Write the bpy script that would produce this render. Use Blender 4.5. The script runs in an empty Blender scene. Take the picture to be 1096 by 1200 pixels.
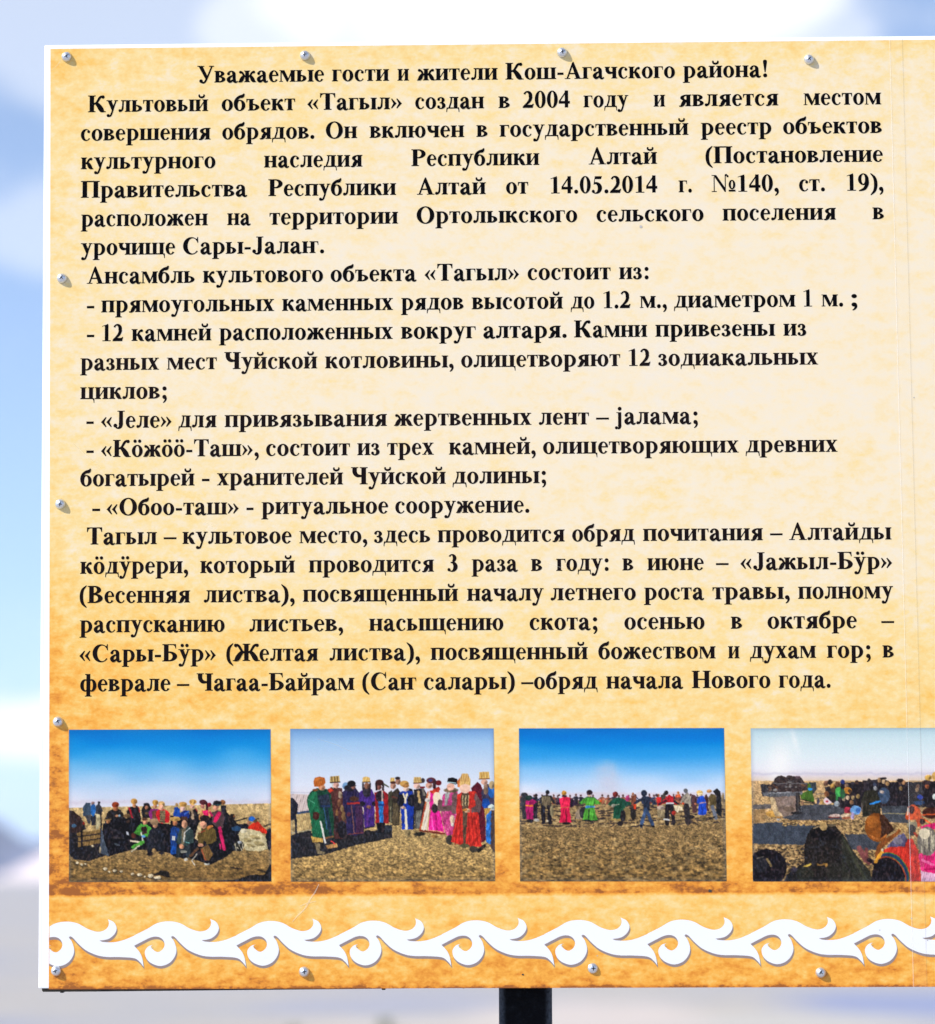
import bpy, bmesh, math, random
import numpy as np
from mathutils import Matrix, Vector
from mathutils.geometry import tessellate_polygon

S = bpy.context.scene
COL = S.collection

# ------------------------------------------------------------------ camera
# sign plane: X to the right, Y down (both in mm), depth away from the viewer
HINV = np.array([[1.020765446e+00, -3.753806413e-03, -5.571271805e+02],
                 [6.831711214e-03, 1.026198172e+00, -6.194626807e+02],
                 [7.274695463e-06, 2.731157009e-05, 1.0]])
ROT = [(0.999591531, 0.00365648, 0.028344326),
       (-0.006654583, 0.994299662, 0.106413809),
       (-0.027793654, -0.106558962, 0.993917854)]
CAM_H = 1.55
ZC = CAM_H + 0.42624            # height of the sign-plane origin above the ground

def B(x, y):
    v = HINV @ np.array([x, y, 1.0])
    return v[0] / v[2], v[1] / v[2]

def wv(v):
    return Vector((v[0], v[2], -v[1]))

cam = bpy.data.cameras.new('camera')
camo = bpy.data.objects.new('camera', cam)
COL.objects.link(camo)
r_, d_, f_ = wv(ROT[0]), wv(ROT[1]), wv(ROT[2])
M = Matrix((r_, -d_, -f_)).transposed().to_4x4()
M.translation = Vector((0.11117, -3.97567, CAM_H))
camo.matrix_world = M
cam.sensor_fit = 'VERTICAL'
cam.sensor_height = 24.0
cam.sensor_width = 24.0
cam.lens = 80.0
cam.clip_start = 0.05
cam.clip_end = 60000
cam.dof.use_dof = True
cam.dof.focus_distance = 4.0
cam.dof.aperture_fstop = 2.6
S.camera = camo

# ------------------------------------------------------------------ light
SUN = Vector((-13.0, -7.3, 12.2)).normalized()
EL = math.asin(SUN.z)
S.view_settings.view_transform = 'Standard'
S.view_settings.look = 'None'
S.view_settings.gamma = 1.0
S.view_settings.use_curve_mapping = False
S.view_settings.exposure = 0.51

sun = bpy.data.lights.new('sun', 'SUN')
sun.energy = 4.3
sun.angle = math.radians(0.53)
sun.color = (1.0, 0.965, 0.91)
suno = bpy.data.objects.new('sun', sun)
COL.objects.link(suno)
suno.rotation_euler = SUN.to_track_quat('Z', 'Y').to_euler()

W = bpy.data.worlds.new('World')
S.world = W
W.use_nodes = True
nt = W.node_tree
nt.nodes.clear()

class NT:
    """small node helper"""
    def __init__(s, tree): s.t = tree
    def n(s, typ, **kw):
        nd = s.t.nodes.new(typ)
        for k, v in kw.items(): setattr(nd, k, v)
        return nd
    def link(s, a, b): s.t.links.new(a, b)
    def put(s, sock, v):
        if hasattr(v, 'is_output') or isinstance(v, bpy.types.NodeSocket): s.link(v, sock)
        else: sock.default_value = v
    def math(s, op, a, b=0.0, c=None, clamp=False):
        nd = s.n('ShaderNodeMath', operation=op); nd.use_clamp = clamp
        s.put(nd.inputs[0], a); s.put(nd.inputs[1], b)
        if c is not None: s.put(nd.inputs[2], c)
        return nd.outputs[0]
    def smooth(s, v, a, b, lo=0.0, hi=1.0):
        nd = s.n('ShaderNodeMapRange', interpolation_type='SMOOTHSTEP')
        s.put(nd.inputs[0], v)
        for i, q in zip((1, 2, 3, 4), (a, b, lo, hi)): s.put(nd.inputs[i], q)
        return nd.outputs[0]
    def noise(s, vec, scale, detail=4.0, rough=0.55, dist=0.0):
        nd = s.n('ShaderNodeTexNoise')
        if vec is not None: s.link(vec, nd.inputs['Vector'])
        nd.inputs['Scale'].default_value = scale
        nd.inputs['Detail'].default_value = detail
        nd.inputs['Roughness'].default_value = rough
        nd.inputs['Distortion'].default_value = dist
        return nd.outputs['Fac']
    def ramp(s, v, stops, interp='LINEAR'):
        nd = s.n('ShaderNodeValToRGB')
        cr = nd.color_ramp; cr.interpolation = interp
        while len(cr.elements) > 1: cr.elements.remove(cr.elements[-1])
        for i, (p, c) in enumerate(stops):
            e = cr.elements[0] if i == 0 else cr.elements.new(p)
            e.position = p
            e.color = (*c, 1.0) if not isinstance(c, (int, float)) else (c, c, c, 1.0)
        s.put(nd.inputs[0], v)
        return nd.outputs[0]
    def mix(s, f, a, b, blend='MIX'):
        nd = s.n('ShaderNodeMix', data_type='RGBA', blend_type=blend)
        s.put(nd.inputs[0], f)
        for i, v in ((6, a), (7, b)):
            if isinstance(v, tuple): v = (*v, 1.0) if len(v) == 3 else v
            s.put(nd.inputs[i], v)
        return nd.outputs[2]

w = NT(nt)
sky = w.n('ShaderNodeTexSky', sky_type='NISHITA')
sky.sun_disc = False
sky.sun_elevation = EL
sky.sun_rotation = math.atan2(SUN.x, SUN.y)
sky.air_density = 0.8
sky.dust_density = 0.0
sky.ozone_density = 1.6
sky.altitude = 2600
tc = w.n('ShaderNodeTexCoord')
sep = w.n('ShaderNodeSeparateXYZ')
w.link(tc.outputs['Generated'], sep.inputs[0])
az = w.math('ARCTAN2', sep.outputs[0], sep.outputs[1])
# the lowest few degrees keep the colour of the sky just above them (clear mountain air)
zz = w.math('SQRT', w.math('ADD', w.math('MULTIPLY', sep.outputs[2], sep.outputs[2]), 0.0075))
cz = w.n('ShaderNodeCombineXYZ')
w.link(sep.outputs[0], cz.inputs[0]); w.link(sep.outputs[1], cz.inputs[1]); w.link(zz, cz.inputs[2])
w.link(cz.outputs[0], sky.inputs['Vector'])
hyp = w.math('SQRT', w.math('ADD', w.math('MULTIPLY', sep.outputs[0], sep.outputs[0]),
                            w.math('MULTIPLY', sep.outputs[1], sep.outputs[1])))
elv = w.math('ARCTAN2', sep.outputs[2], hyp)
cmb = w.n('ShaderNodeCombineXYZ')
w.link(az, cmb.inputs[0]); w.link(w.math('MULTIPLY', elv, 1.5), cmb.inputs[1])
nz = w.noise(cmb.outputs[0], 26.0, 4.0, 0.55, 0.4)
nz2 = w.noise(cmb.outputs[0], 9.0, 5.0, 0.6, 0.3)
wob = w.math('MULTIPLY', w.math('SUBTRACT', nz, 0.5), 0.9)
def cloud(a0, e0, ra, re, k=1.0):
    """one cumulus of given bearing, elevation and angular size (radians)"""
    da = w.math('DIVIDE', w.math('SUBTRACT', az, a0), ra)
    de = w.math('DIVIDE', w.math('SUBTRACT', elv, e0), re)
    d = w.math('SQRT', w.math('ADD', w.math('MULTIPLY', da, da), w.math('MULTIPLY', de, de)))
    d = w.math('ADD', d, wob)
    return w.math('MULTIPLY', w.smooth(d, 1.15, 0.55), k)
CLOUDS = [(-0.008, 0.262, 0.115, 0.046, 1.0), (-0.132, 0.246, 0.070, 0.030, 0.45), (-0.110, 0.232, 0.030, 0.014, 0.5),
          (-0.132, 0.188, 0.055, 0.019, 0.42), (-0.088, 0.247, 0.030, 0.016, 0.7),
          (-0.143, 0.0440, 0.045, 0.0120, 1.0), (-0.126, 0.060, 0.016, 0.006, 0.9),
          (0.06, 0.12, 0.09, 0.05, 0.8), (0.0, 0.05, 0.05, 0.02, 0.9),
          (0.30, 0.10, 0.12, 0.04, 0.9), (-0.42, 0.16, 0.16, 0.05, 0.9), (0.62, 0.3, 0.25, 0.10, 0.9),
          (-0.95, 0.28, 0.30, 0.09, 0.9), (1.3, 0.2, 0.3, 0.1, 0.8), (-2.2, 0.5, 0.4, 0.15, 0.8),
          (2.4, 0.4, 0.4, 0.14, 0.8)]
tot = None
for c in CLOUDS:
    k = cloud(*c)
    tot = k if tot is None else w.math('MAXIMUM', tot, k)
veil = w.smooth(elv, 0.10, 0.0, 0.0, 0.12)
veil = w.math('ADD', veil, w.smooth(nz2, 0.5, 0.8, 0.0, 0.3))
tot = w.math('MAXIMUM', tot, w.math('MINIMUM', w.math('ADD', veil, 0.10), 0.55))
bg1 = w.n('ShaderNodeBackground'); bg1.inputs[1].default_value = 0.15
w.link(sky.outputs[0], bg1.inputs[0])
bg2 = w.n('ShaderNodeBackground')
bg2.inputs[0].default_value = (0.93, 0.955, 1.0, 1); bg2.inputs[1].default_value = 0.86
ms = w.n('ShaderNodeMixShader'); w.link(tot, ms.inputs[0])
w.link(bg1.outputs[0], ms.inputs[1]); w.link(bg2.outputs[0], ms.inputs[2])
wo = w.n('ShaderNodeOutputWorld'); w.link(ms.outputs[0], wo.inputs[0])

# ------------------------------------------------------------------ helpers
def lin(c):
    return tuple((x / 255 / 12.92) if x / 255 <= 0.04045 else ((x / 255 + 0.055) / 1.055) ** 2.4 for x in c[:3])

def material(name, base=(0.5, 0.5, 0.5), rough=0.6, metal=0.0, spec=0.5):
    m = bpy.data.materials.new(name); m.use_nodes = True
    b = m.node_tree.nodes['Principled BSDF']
    b.inputs['Base Color'].default_value = (*base, 1)
    b.inputs['Roughness'].default_value = rough
    b.inputs['Metallic'].default_value = metal
    b.inputs['Specular IOR Level'].default_value = spec
    return m, NT(m.node_tree), b

def link_obj(name, me, parent=None, mat=None):
    o = bpy.data.objects.new(name, me); COL.objects.link(o)
    if parent is not None: o.parent = parent
    if mat is not None and not me.materials: me.materials.append(mat)
    return o

def mesh_from(name, verts, faces, smooth=False):
    me = bpy.data.meshes.new(name)
    me.from_pydata([tuple(v) for v in verts], [], faces)
    me.update()
    if smooth:
        me.polygons.foreach_set('use_smooth', [True] * len(me.polygons))
    return me

def P(X, Y, up=0.0):
    """sign-plane mm -> coordinates local to the sign; up = metres in front of the plane"""
    return (X / 1000, -up, -Y / 1000)

def tag(o, label=None, category=None, group=None, kind=None):
    if label: o['label'] = label
    if category: o['category'] = category
    if group: o['group'] = group
    if kind: o['kind'] = kind
    return o

def cat(pts, n=8, closed=False):
    """Catmull-Rom through points"""
    P_ = [np.array(p, float) for p in pts]; out = []
    m = len(P_)
    rng = range(m if closed else m - 1)
    for i in rng:
        p1, p2 = P_[i], P_[(i + 1) % m]
        p0 = P_[i - 1] if (closed or i > 0) else 2 * p1 - p2
        p3 = P_[(i + 2) % m] if (closed or i + 2 < m) else 2 * p2 - p1
        for k in range(n):
            t = k / n
            out.append(0.5 * ((2 * p1) + (-p0 + p2) * t + (2 * p0 - 5 * p1 + 4 * p2 - p3) * t * t + (-p0 + 3 * p1 - 3 * p2 + p3) * t ** 3))
    if not closed: out.append(P_[-1])
    return [tuple(q) for q in out]
# ------------------------------------------------------------------ bold serif lettering, drawn as outlines (1000 units to the em)
def poly(*p): return [list(p)]
def rect(x0, y0, x1, y1):
    if y1 - y0 < 70: y0, y1 = (y0, y1 + 10) if y0 == 0 else (y0 - 8, y1 + 4)
    return [[(x0, y0), (x1, y0), (x1, y1), (x0, y1)]]
def dot(x, y, r, ry=None):
    ry = ry or r
    return [[(x + r * math.cos(a * math.pi / 10), y + ry * math.sin(a * math.pi / 10)) for a in range(20)]]
def ring(o, i, a0=0, a1=360, n=30):
    i = (i[0], i[1], i[2] - 13, i[3] - 15); q = []
    for k in range(n + 1):
        a = math.radians(a0 + (a1 - a0) * k / n); c, s = math.cos(a), math.sin(a)
        q.append(((o[0] + o[2] * c, o[1] + o[3] * s), (i[0] + i[2] * c, i[1] + i[3] * s)))
    return [[q[k][0], q[k + 1][0], q[k + 1][1], q[k][1]] for k in range(n)]
def stroke(pts, ws, n=7):
    c = cat([(*p, w_) for p, w_ in zip(pts, ws)], n)
    L, R = [], []
    for k in range(len(c)):
        a, b = c[max(k - 1, 0)], c[min(k + 1, len(c) - 1)]
        dx, dy = b[0] - a[0], b[1] - a[1]; l = math.hypot(dx, dy) or 1
        nx, ny = -dy / l * (c[k][2] + 20) / 2, dx / l * (c[k][2] + 20) / 2
        L.append((c[k][0] + nx, c[k][1] + ny)); R.append((c[k][0] - nx, c[k][1] - ny))
    return [[L[k], L[k + 1], R[k + 1], R[k]] for k in range(len(c) - 1)]
def stem(x0, x1, y0=0, y1=473, bl=46, br=46, tl=46, tr=46, t=22, k=26):
    x0 -= 13; x1 += 13; t += 10
    p = [(x0 - bl, y0), (x1 + br, y0), (x1 + br, y0 + t)]
    p += [(x1 + min(br, 12), y0 + t + 8), (x1, y0 + t + k)] if br else []
    p += ([(x1, y1 - t - k), (x1 + min(tr, 12), y1 - t - 8)] if tr else []) + [(x1 + tr, y1 - t), (x1 + tr, y1), (x0 - tl, y1), (x0 - tl, y1 - t)]
    p += [(x0 - min(tl, 12), y1 - t - 8), (x0, y1 - t - k)] if tl else []
    p += [(x0, y0 + t + k), (x0 - min(bl, 12), y0 + t + 8)] if bl else []
    p += [(x0 - bl, y0 + t)]
    q = []
    for v in p:
        if not q or v != q[-1]: q.append(v)
    return [q]
def mirror(g, c): return [[(2 * c - x, y) for x, y in reversed(p)] for p in g]
def shift(g, dx, dy=0, s=1.0): return [[(x * s + dx, y * s + dy) for x, y in p] for p in g]

S1 = stem(66, 198)
def cyr_i(): return stem(66, 198) + stem(372, 504) + poly((198, 70), (372, 330), (372, 405), (198, 145))
G = {}
def g(ch, adv, sh): G[ch] = (adv, sh)
breve = stroke([(172, 655), (200, 585), (285, 555), (370, 585), (398, 655)], [34, 58, 64, 58, 34]) + dot(185, 645, 34) + dot(385, 645, 34)
O_ = ring((250, 230, 226, 244), (250, 230, 92, 212), 0, 360, 36)
g('о', 500, O_)
g('ӧ', 500, O_ + dot(155, 620, 68) + dot(345, 620, 68))
g('с', 444, ring((235, 230, 207, 244), (275, 230, 118, 212), 52, 324) + dot(348, 362, 60))
g('е', 444, ring((228, 230, 203, 244), (246, 230, 92, 212), 8, 324) + rect(140, 246, 412, 284))
g('а', 500, ring((222, 328, 178, 146), (212, 322, 58, 118), -8, 142) + dot(104, 350, 62) + rect(270, 60, 400, 322)
  + stroke([(335, 100), (365, 30), (425, 8), (485, 48)], [125, 95, 50, 18])
  + stroke([(300, 285), (180, 225), (102, 125), (140, 40), (215, 44), (300, 112)], [34, 66, 128, 100, 70, 34]))
g('р', 556, stem(82, 214, -205, 473, 62, 62, 0, 0) + poly((16, 473), (90, 473), (90, 420), (60, 442), (16, 450))
  + ring((268, 230, 254, 244), (258, 228, 130, 205), -118, 118))
g('в', 490, stem(66, 198, br=0, tr=0) + ring((200, 355, 226, 118), (200, 356, 96, 84), -90, 90) + ring((200, 127, 266, 127), (200, 130, 130, 95), -90, 90))
g('ь', 485, stem(66, 198, br=0) + ring((196, 138, 266, 138), (196, 138, 126, 102), -90, 90))
g('ъ', 560, stem(140, 272, br=0, tl=0) + ring((270, 138, 266, 138), (270, 138, 126, 102), -90, 90)
  + poly((14, 473), (160, 473), (160, 436), (84, 436), (52, 405), (38, 335), (14, 335)))
g('ы', 735, stem(66, 198, br=0) + ring((196, 138, 240, 138), (196, 138, 102, 102), -90, 90) + stem(540, 672))
g('б', 500, ring((250, 216, 226, 230), (250, 216, 92, 198), 0, 360, 34)
  + stroke([(84, 180), (78, 330), (130, 470), (240, 560), (360, 590), (430, 690)], [110, 112, 96, 92, 110, 22]))
g('и', 570, cyr_i()); g('й', 570, cyr_i() + breve)
g('н', 570, stem(66, 198) + stem(372, 504) + rect(198, 222, 372, 262))
g('п', 570, stem(66, 198, tr=0) + stem(372, 504, tl=0) + rect(198, 433, 372, 473))
g('г', 412, stem(66, 198, tr=0) + poly((198, 473), (392, 473), (400, 325), (376, 325), (360, 400), (320, 433), (198, 433)))
g('т', 450, stem(159, 291, tl=0, tr=0) + poly((12, 473), (159, 473), (159, 433), (92, 433), (54, 400), (38, 325), (12, 325))
  + poly((291, 473), (438, 473), (438, 325), (412, 325), (396, 400), (358, 433), (291, 433)))
g('ш', 835, stem(66, 198, br=0) + stem(352, 484, bl=0, br=0) + stem(638, 770, bl=0) + rect(198, 0, 352, 38) + rect(484, 0, 638, 38))
_tail = poly((0, 38), (72, 38), (76, -150), (52, -150), (34, -50), (0, 0))
g('щ', 845, stem(66, 198, br=0) + stem(352, 484, bl=0, br=0) + stem(638, 770, bl=0, br=0) + rect(198, 0, 352, 38) + rect(484, 0, 638, 38) + shift(_tail, 768))
g('ц', 585, stem(66, 198, br=0) + stem(372, 504, bl=0, br=0) + rect(198, 0, 372, 38) + shift(_tail, 502))
g('л', 545, stem(340, 472, tl=0) + rect(148, 435, 340, 473) + rect(120, 449, 200, 473)
  + stroke([(206, 452), (200, 280), (178, 110), (110, 24)], [48, 50, 62, 46]) + dot(76, 52, 62))
_foot = poly((18, 42), (120, 42), (66, 0), (40, -60), (32, -140), (2, -140), (6, -40))
g('д', 560, stem(335, 467, 30, 473, bl=0, br=0, tl=0) + rect(175, 435, 335, 473) + rect(145, 449, 210, 473) + rect(18, 0, 545, 40)
  + stroke([(216, 452), (205, 270), (120, 25)], [46, 48, 46]) + _foot + mirror(_foot, 281.5))
g('м', 700, rect(60, 18, 112, 470) + rect(10, 0, 165, 22) + poly((12, 473), (222, 473), (392, 128), (362, 0), (318, 0), (78, 446), (12, 446))
  + poly((330, 0), (366, 0), (524, 330), (500, 450)) + stem(502, 634, tl=0) + poly((480, 473), (505, 473), (510, 330), (470, 440)))
_arm = stroke([(0, 232), (70, 258), (138, 365), (205, 428)], [46, 58, 66, 52]) + dot(226, 408, 58)
_leg = stroke([(50, 272), (128, 200), (200, 80), (285, 12)], [60, 118, 136, 30]) + rect(172, 0, 325, 22)
g('к', 530, stem(66, 198) + shift(_arm + _leg, 196))
g('ж', 745, stem(306, 438) + shift(_arm + _leg, 420) + mirror(shift(_arm + _leg, 420), 372))
g('з', 410, ring((182, 352, 165, 121), (172, 352, 54, 92), -72, 142) + dot(84, 372, 56) + ring((185, 128, 194, 142), (168, 128, 74, 110), -148, 82) + dot(82, 82, 60) + rect(130, 224, 222, 264))
g('у', 500, poly((56, 460), (216, 460), (332, 190), (258, 10)) + rect(8, 449, 256, 473)
  + stroke([(412, 462), (318, 210), (240, -30), (180, -150), (100, -176)], [42, 46, 54, 54, 36]) + rect(340, 449, 492, 473) + dot(86, -142, 64))
g('ӱ', 500, G['у'][1] + dot(165, 620, 68) + dot(355, 620, 68))
g('х', 500, poly((48, 460), (218, 460), (456, 12), (282, 12)) + rect(10, 449, 252, 473) + rect(248, 0, 492, 22)
  + stroke([(405, 458), (90, 15)], [46, 46]) + rect(315, 449, 482, 473) + rect(14, 0, 182, 22))
g('ф', 705, stem(287, 419, -205, 676, 62, 62, 52, 0) + ring((222, 230, 196, 244), (240, 230, 84, 206)) + ring((484, 230, 196, 244), (466, 230, 84, 206)))
g('ч', 540, stem(345, 477) + rect(14, 449, 240, 473) + stroke([(124, 460), (126, 330), (200, 242), (350, 232)], [132, 128, 108, 46]))
g('ю', 765, stem(66, 198) + rect(198, 222, 320, 262) + ring((515, 230, 218, 244), (515, 230, 86, 212), 0, 360, 36))
g('я', 525, stem(320, 452, tl=0) + ring((332, 343, 266, 130), (332, 343, 130, 95), 90, 270)
  + stroke([(300, 232), (222, 180), (158, 70), (100, 14), (20, 10)], [100, 126, 124, 56, 20]))
g('ҥ', 700, stem(66, 198) + stem(372, 504, tr=0) + rect(198, 222, 372, 262) + poly((504, 473), (668, 473), (676, 325), (652, 325), (638, 400), (600, 433), (504, 433)))
g('ј', 333, poly((110, 473), (242, 473), (242, -60), (110, -60)) + poly((40, 473), (115, 473), (115, 420), (85, 442), (40, 450))
  + stroke([(176, -40), (165, -130), (95, -182)], [132, 96, 40]) + dot(40, -140, 62) + dot(176, 612, 78))
# capitals
def T(n): return stem(*n)
CS = dict(bl=66, br=66, tl=66, tr=66, t=24, k=24)
def cst(x0, x1, **k):
    d = dict(CS); d.update(k); return stem(x0, x1, 0, 676, **d)
g('У', 700, poly((52, 660), (224, 660), (432, 250), (352, 120)) + rect(4, 650, 290, 676) + stroke([(606, 656), (430, 240), (340, 60), (265, -4), (170, 4)], [46, 54, 62, 56, 36]) + rect(490, 650, 694, 676) + dot(160, 62, 74))
_Arm = stroke([(0, 330), (120, 380), (250, 575), (352, 645)], [56, 72, 84, 58]) + dot(388, 610, 70)
_Leg = stroke([(80, 390), (210, 260), (330, 90), (430, 12)], [90, 160, 178, 36]) + rect(290, 0, 505, 26)
g('К', 770, cst(88, 248) + shift(_Arm + _Leg, 246))
g('Ж', 1030, cst(435, 595) + shift(_Arm + _Leg, 570, 0) + mirror(shift(_Arm + _Leg, 570, 0), 515))
g('А', 722, stroke([(112, 15), (345, 640)], [46, 50]) + poly((330, 690), (376, 690), (655, 14), (476, 14), (296, 560)) + rect(190, 196, 520, 240) + rect(8, 0, 238, 24) + rect(408, 0, 716, 24))
g('Т', 667, cst(255, 413, tl=0, tr=0) + poly((28, 676), (255, 676), (255, 636), (150, 632), (92, 590), (56, 490), (28, 490)) + poly((413, 676), (639, 676), (639, 490), (611, 490), (575, 590), (517, 632), (413, 636)))
g('О', 778, ring((389, 331, 355, 352), (389, 331, 188, 320), 0, 360, 44))
g('Р', 622, cst(88, 248, tr=0) + ring((310, 492, 290, 184), (290, 494, 146, 148), -112, 112))
g('П', 778, cst(88, 248, tr=0) + cst(530, 690, tl=0) + rect(248, 634, 530, 676))
g('Н', 778, cst(88, 248) + cst(530, 690) + rect(248, 320, 530, 364))
g('С', 722, ring((380, 331, 338, 352), (436, 331, 218, 318), 40, 322, 40) + poly((608, 620), (632, 692), (652, 692), (660, 448), (632, 448), (600, 540), (560, 600)))
g('Ј', 500, poly((250, 676), (250, 150), (410, 150), (410, 676)) + rect(184, 652, 476, 676) + stroke([(330, 180), (305, 50), (215, -8), (120, 22)], [160, 118, 54, 40]) + dot(100, 92, 78))
g('Ч', 690, cst(440, 600) + rect(14, 652, 306, 676) + stroke([(160, 660), (164, 470), (265, 350), (445, 330)], [160, 154, 120, 50]))
g('Б', 645, cst(88, 248, tr=0) + poly((248, 676), (560, 676), (568, 500), (542, 500), (510, 590), (450, 634), (248, 638)) + ring((290, 195, 318, 195), (270, 195, 165, 156), -98, 98))
g('В', 670, cst(88, 248, tr=0, br=0) + ring((290, 512, 270, 164), (270, 514, 130, 128), -98, 98) + ring((290, 184, 336, 184), (270, 184, 178, 147), -98, 98))
g('№', 1010, rect(104, 18, 142, 600) + rect(20, 0, 226, 24) + poly((20, 676), (210, 676), (560, 170), (590, 0), (545, 0), (110, 640), (20, 650)) + rect(552, 0, 590, 660) + stroke([(571, 640), (600, 690), (660, 655)], [40, 40, 30]) + dot(665, 625, 44)
  + ring((840, 290, 136, 190), (840, 290, 56, 160)) + rect(705, 20, 975, 80))
# figures and signs
g('0', 500, ring((250, 338, 226, 352), (250, 338, 88, 322), 0, 360, 36))
g('1', 500, rect(185, 15, 340, 640) + rect(84, 0, 442, 24) + poly((66, 575), (66, 600), (310, 690), (330, 690), (330, 590), (195, 590), (150, 605)))
g('2', 500, ring((236, 492, 192, 196), (200, 480, 86, 150), -22, 158) + stroke([(368, 450), (310, 290), (180, 150), (50, 40)], [124, 104, 66, 50]) + poly((18, 0), (432, 0), (480, 168), (452, 168), (400, 128), (100, 128), (18, 30)))
g('3', 500, ring((222, 522, 178, 166), (190, 522, 66, 128), -72, 152) + ring((215, 192, 232, 206), (180, 190, 98, 166), -140, 86) + dot(78, 74, 64) + rect(150, 338, 260, 378))
g('4', 500, rect(266, 0, 408, 688) + poly((18, 265), (320, 688), (400, 688), (276, 540), (90, 265)) + rect(18, 155, 478, 265))
g('5', 500, poly((150, 676), (446, 676), (402, 556), (128, 556)) + poly((92, 340), (128, 340), (165, 600), (150, 676)) + ring((205, 205, 238, 238), (160, 190, 120, 186), -140, 112) + dot(82, 70, 64))
g('9', 500, ring((240, 455, 216, 235), (236, 462, 86, 202), 0, 360, 34) + stroke([(388, 440), (385, 260), (280, 80), (60, -6)], [124, 124, 100, 22]))
g('.', 250, dot(125, 64, 84))
_com = dot(118, 66, 84) + stroke([(160, 70), (172, -20), (130, -110), (66, -160)], [70, 66, 44, 16])
g(',', 250, _com)
g(':', 333, dot(166, 64, 84) + dot(166, 400, 84))
g(';', 333, shift(_com, 45) + dot(166, 400, 84))
g('!', 333, dot(166, 64, 84) + poly((82, 620), (100, 680), (166, 700), (232, 680), (250, 620), (186, 190), (146, 190)))
g('-', 333, rect(40, 165, 292, 262))
g('–', 500, rect(0, 196, 500, 262))
g('(', 333, stroke([(300, 688), (140, 510), (92, 255), (140, 0), (300, -178)], [16, 98, 124, 98, 16]))
g(')', 333, mirror(G['('][1], 166))
_ch = poly((12, 232), (206, 438), (242, 414), (148, 232), (242, 50), (206, 26))
g('«', 500, _ch + shift(_ch, 214)); g('»', 500, mirror(_ch + shift(_ch, 214), 240))

EM = 30.0
def word_pieces(word):
    x = 0.0; out = []
    for ch in word:
        adv, sh = G[ch]
        out += [(k, [(px + x, py) for px, py in p]) for k, p in enumerate(sh)]
        x += adv
    return out

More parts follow.
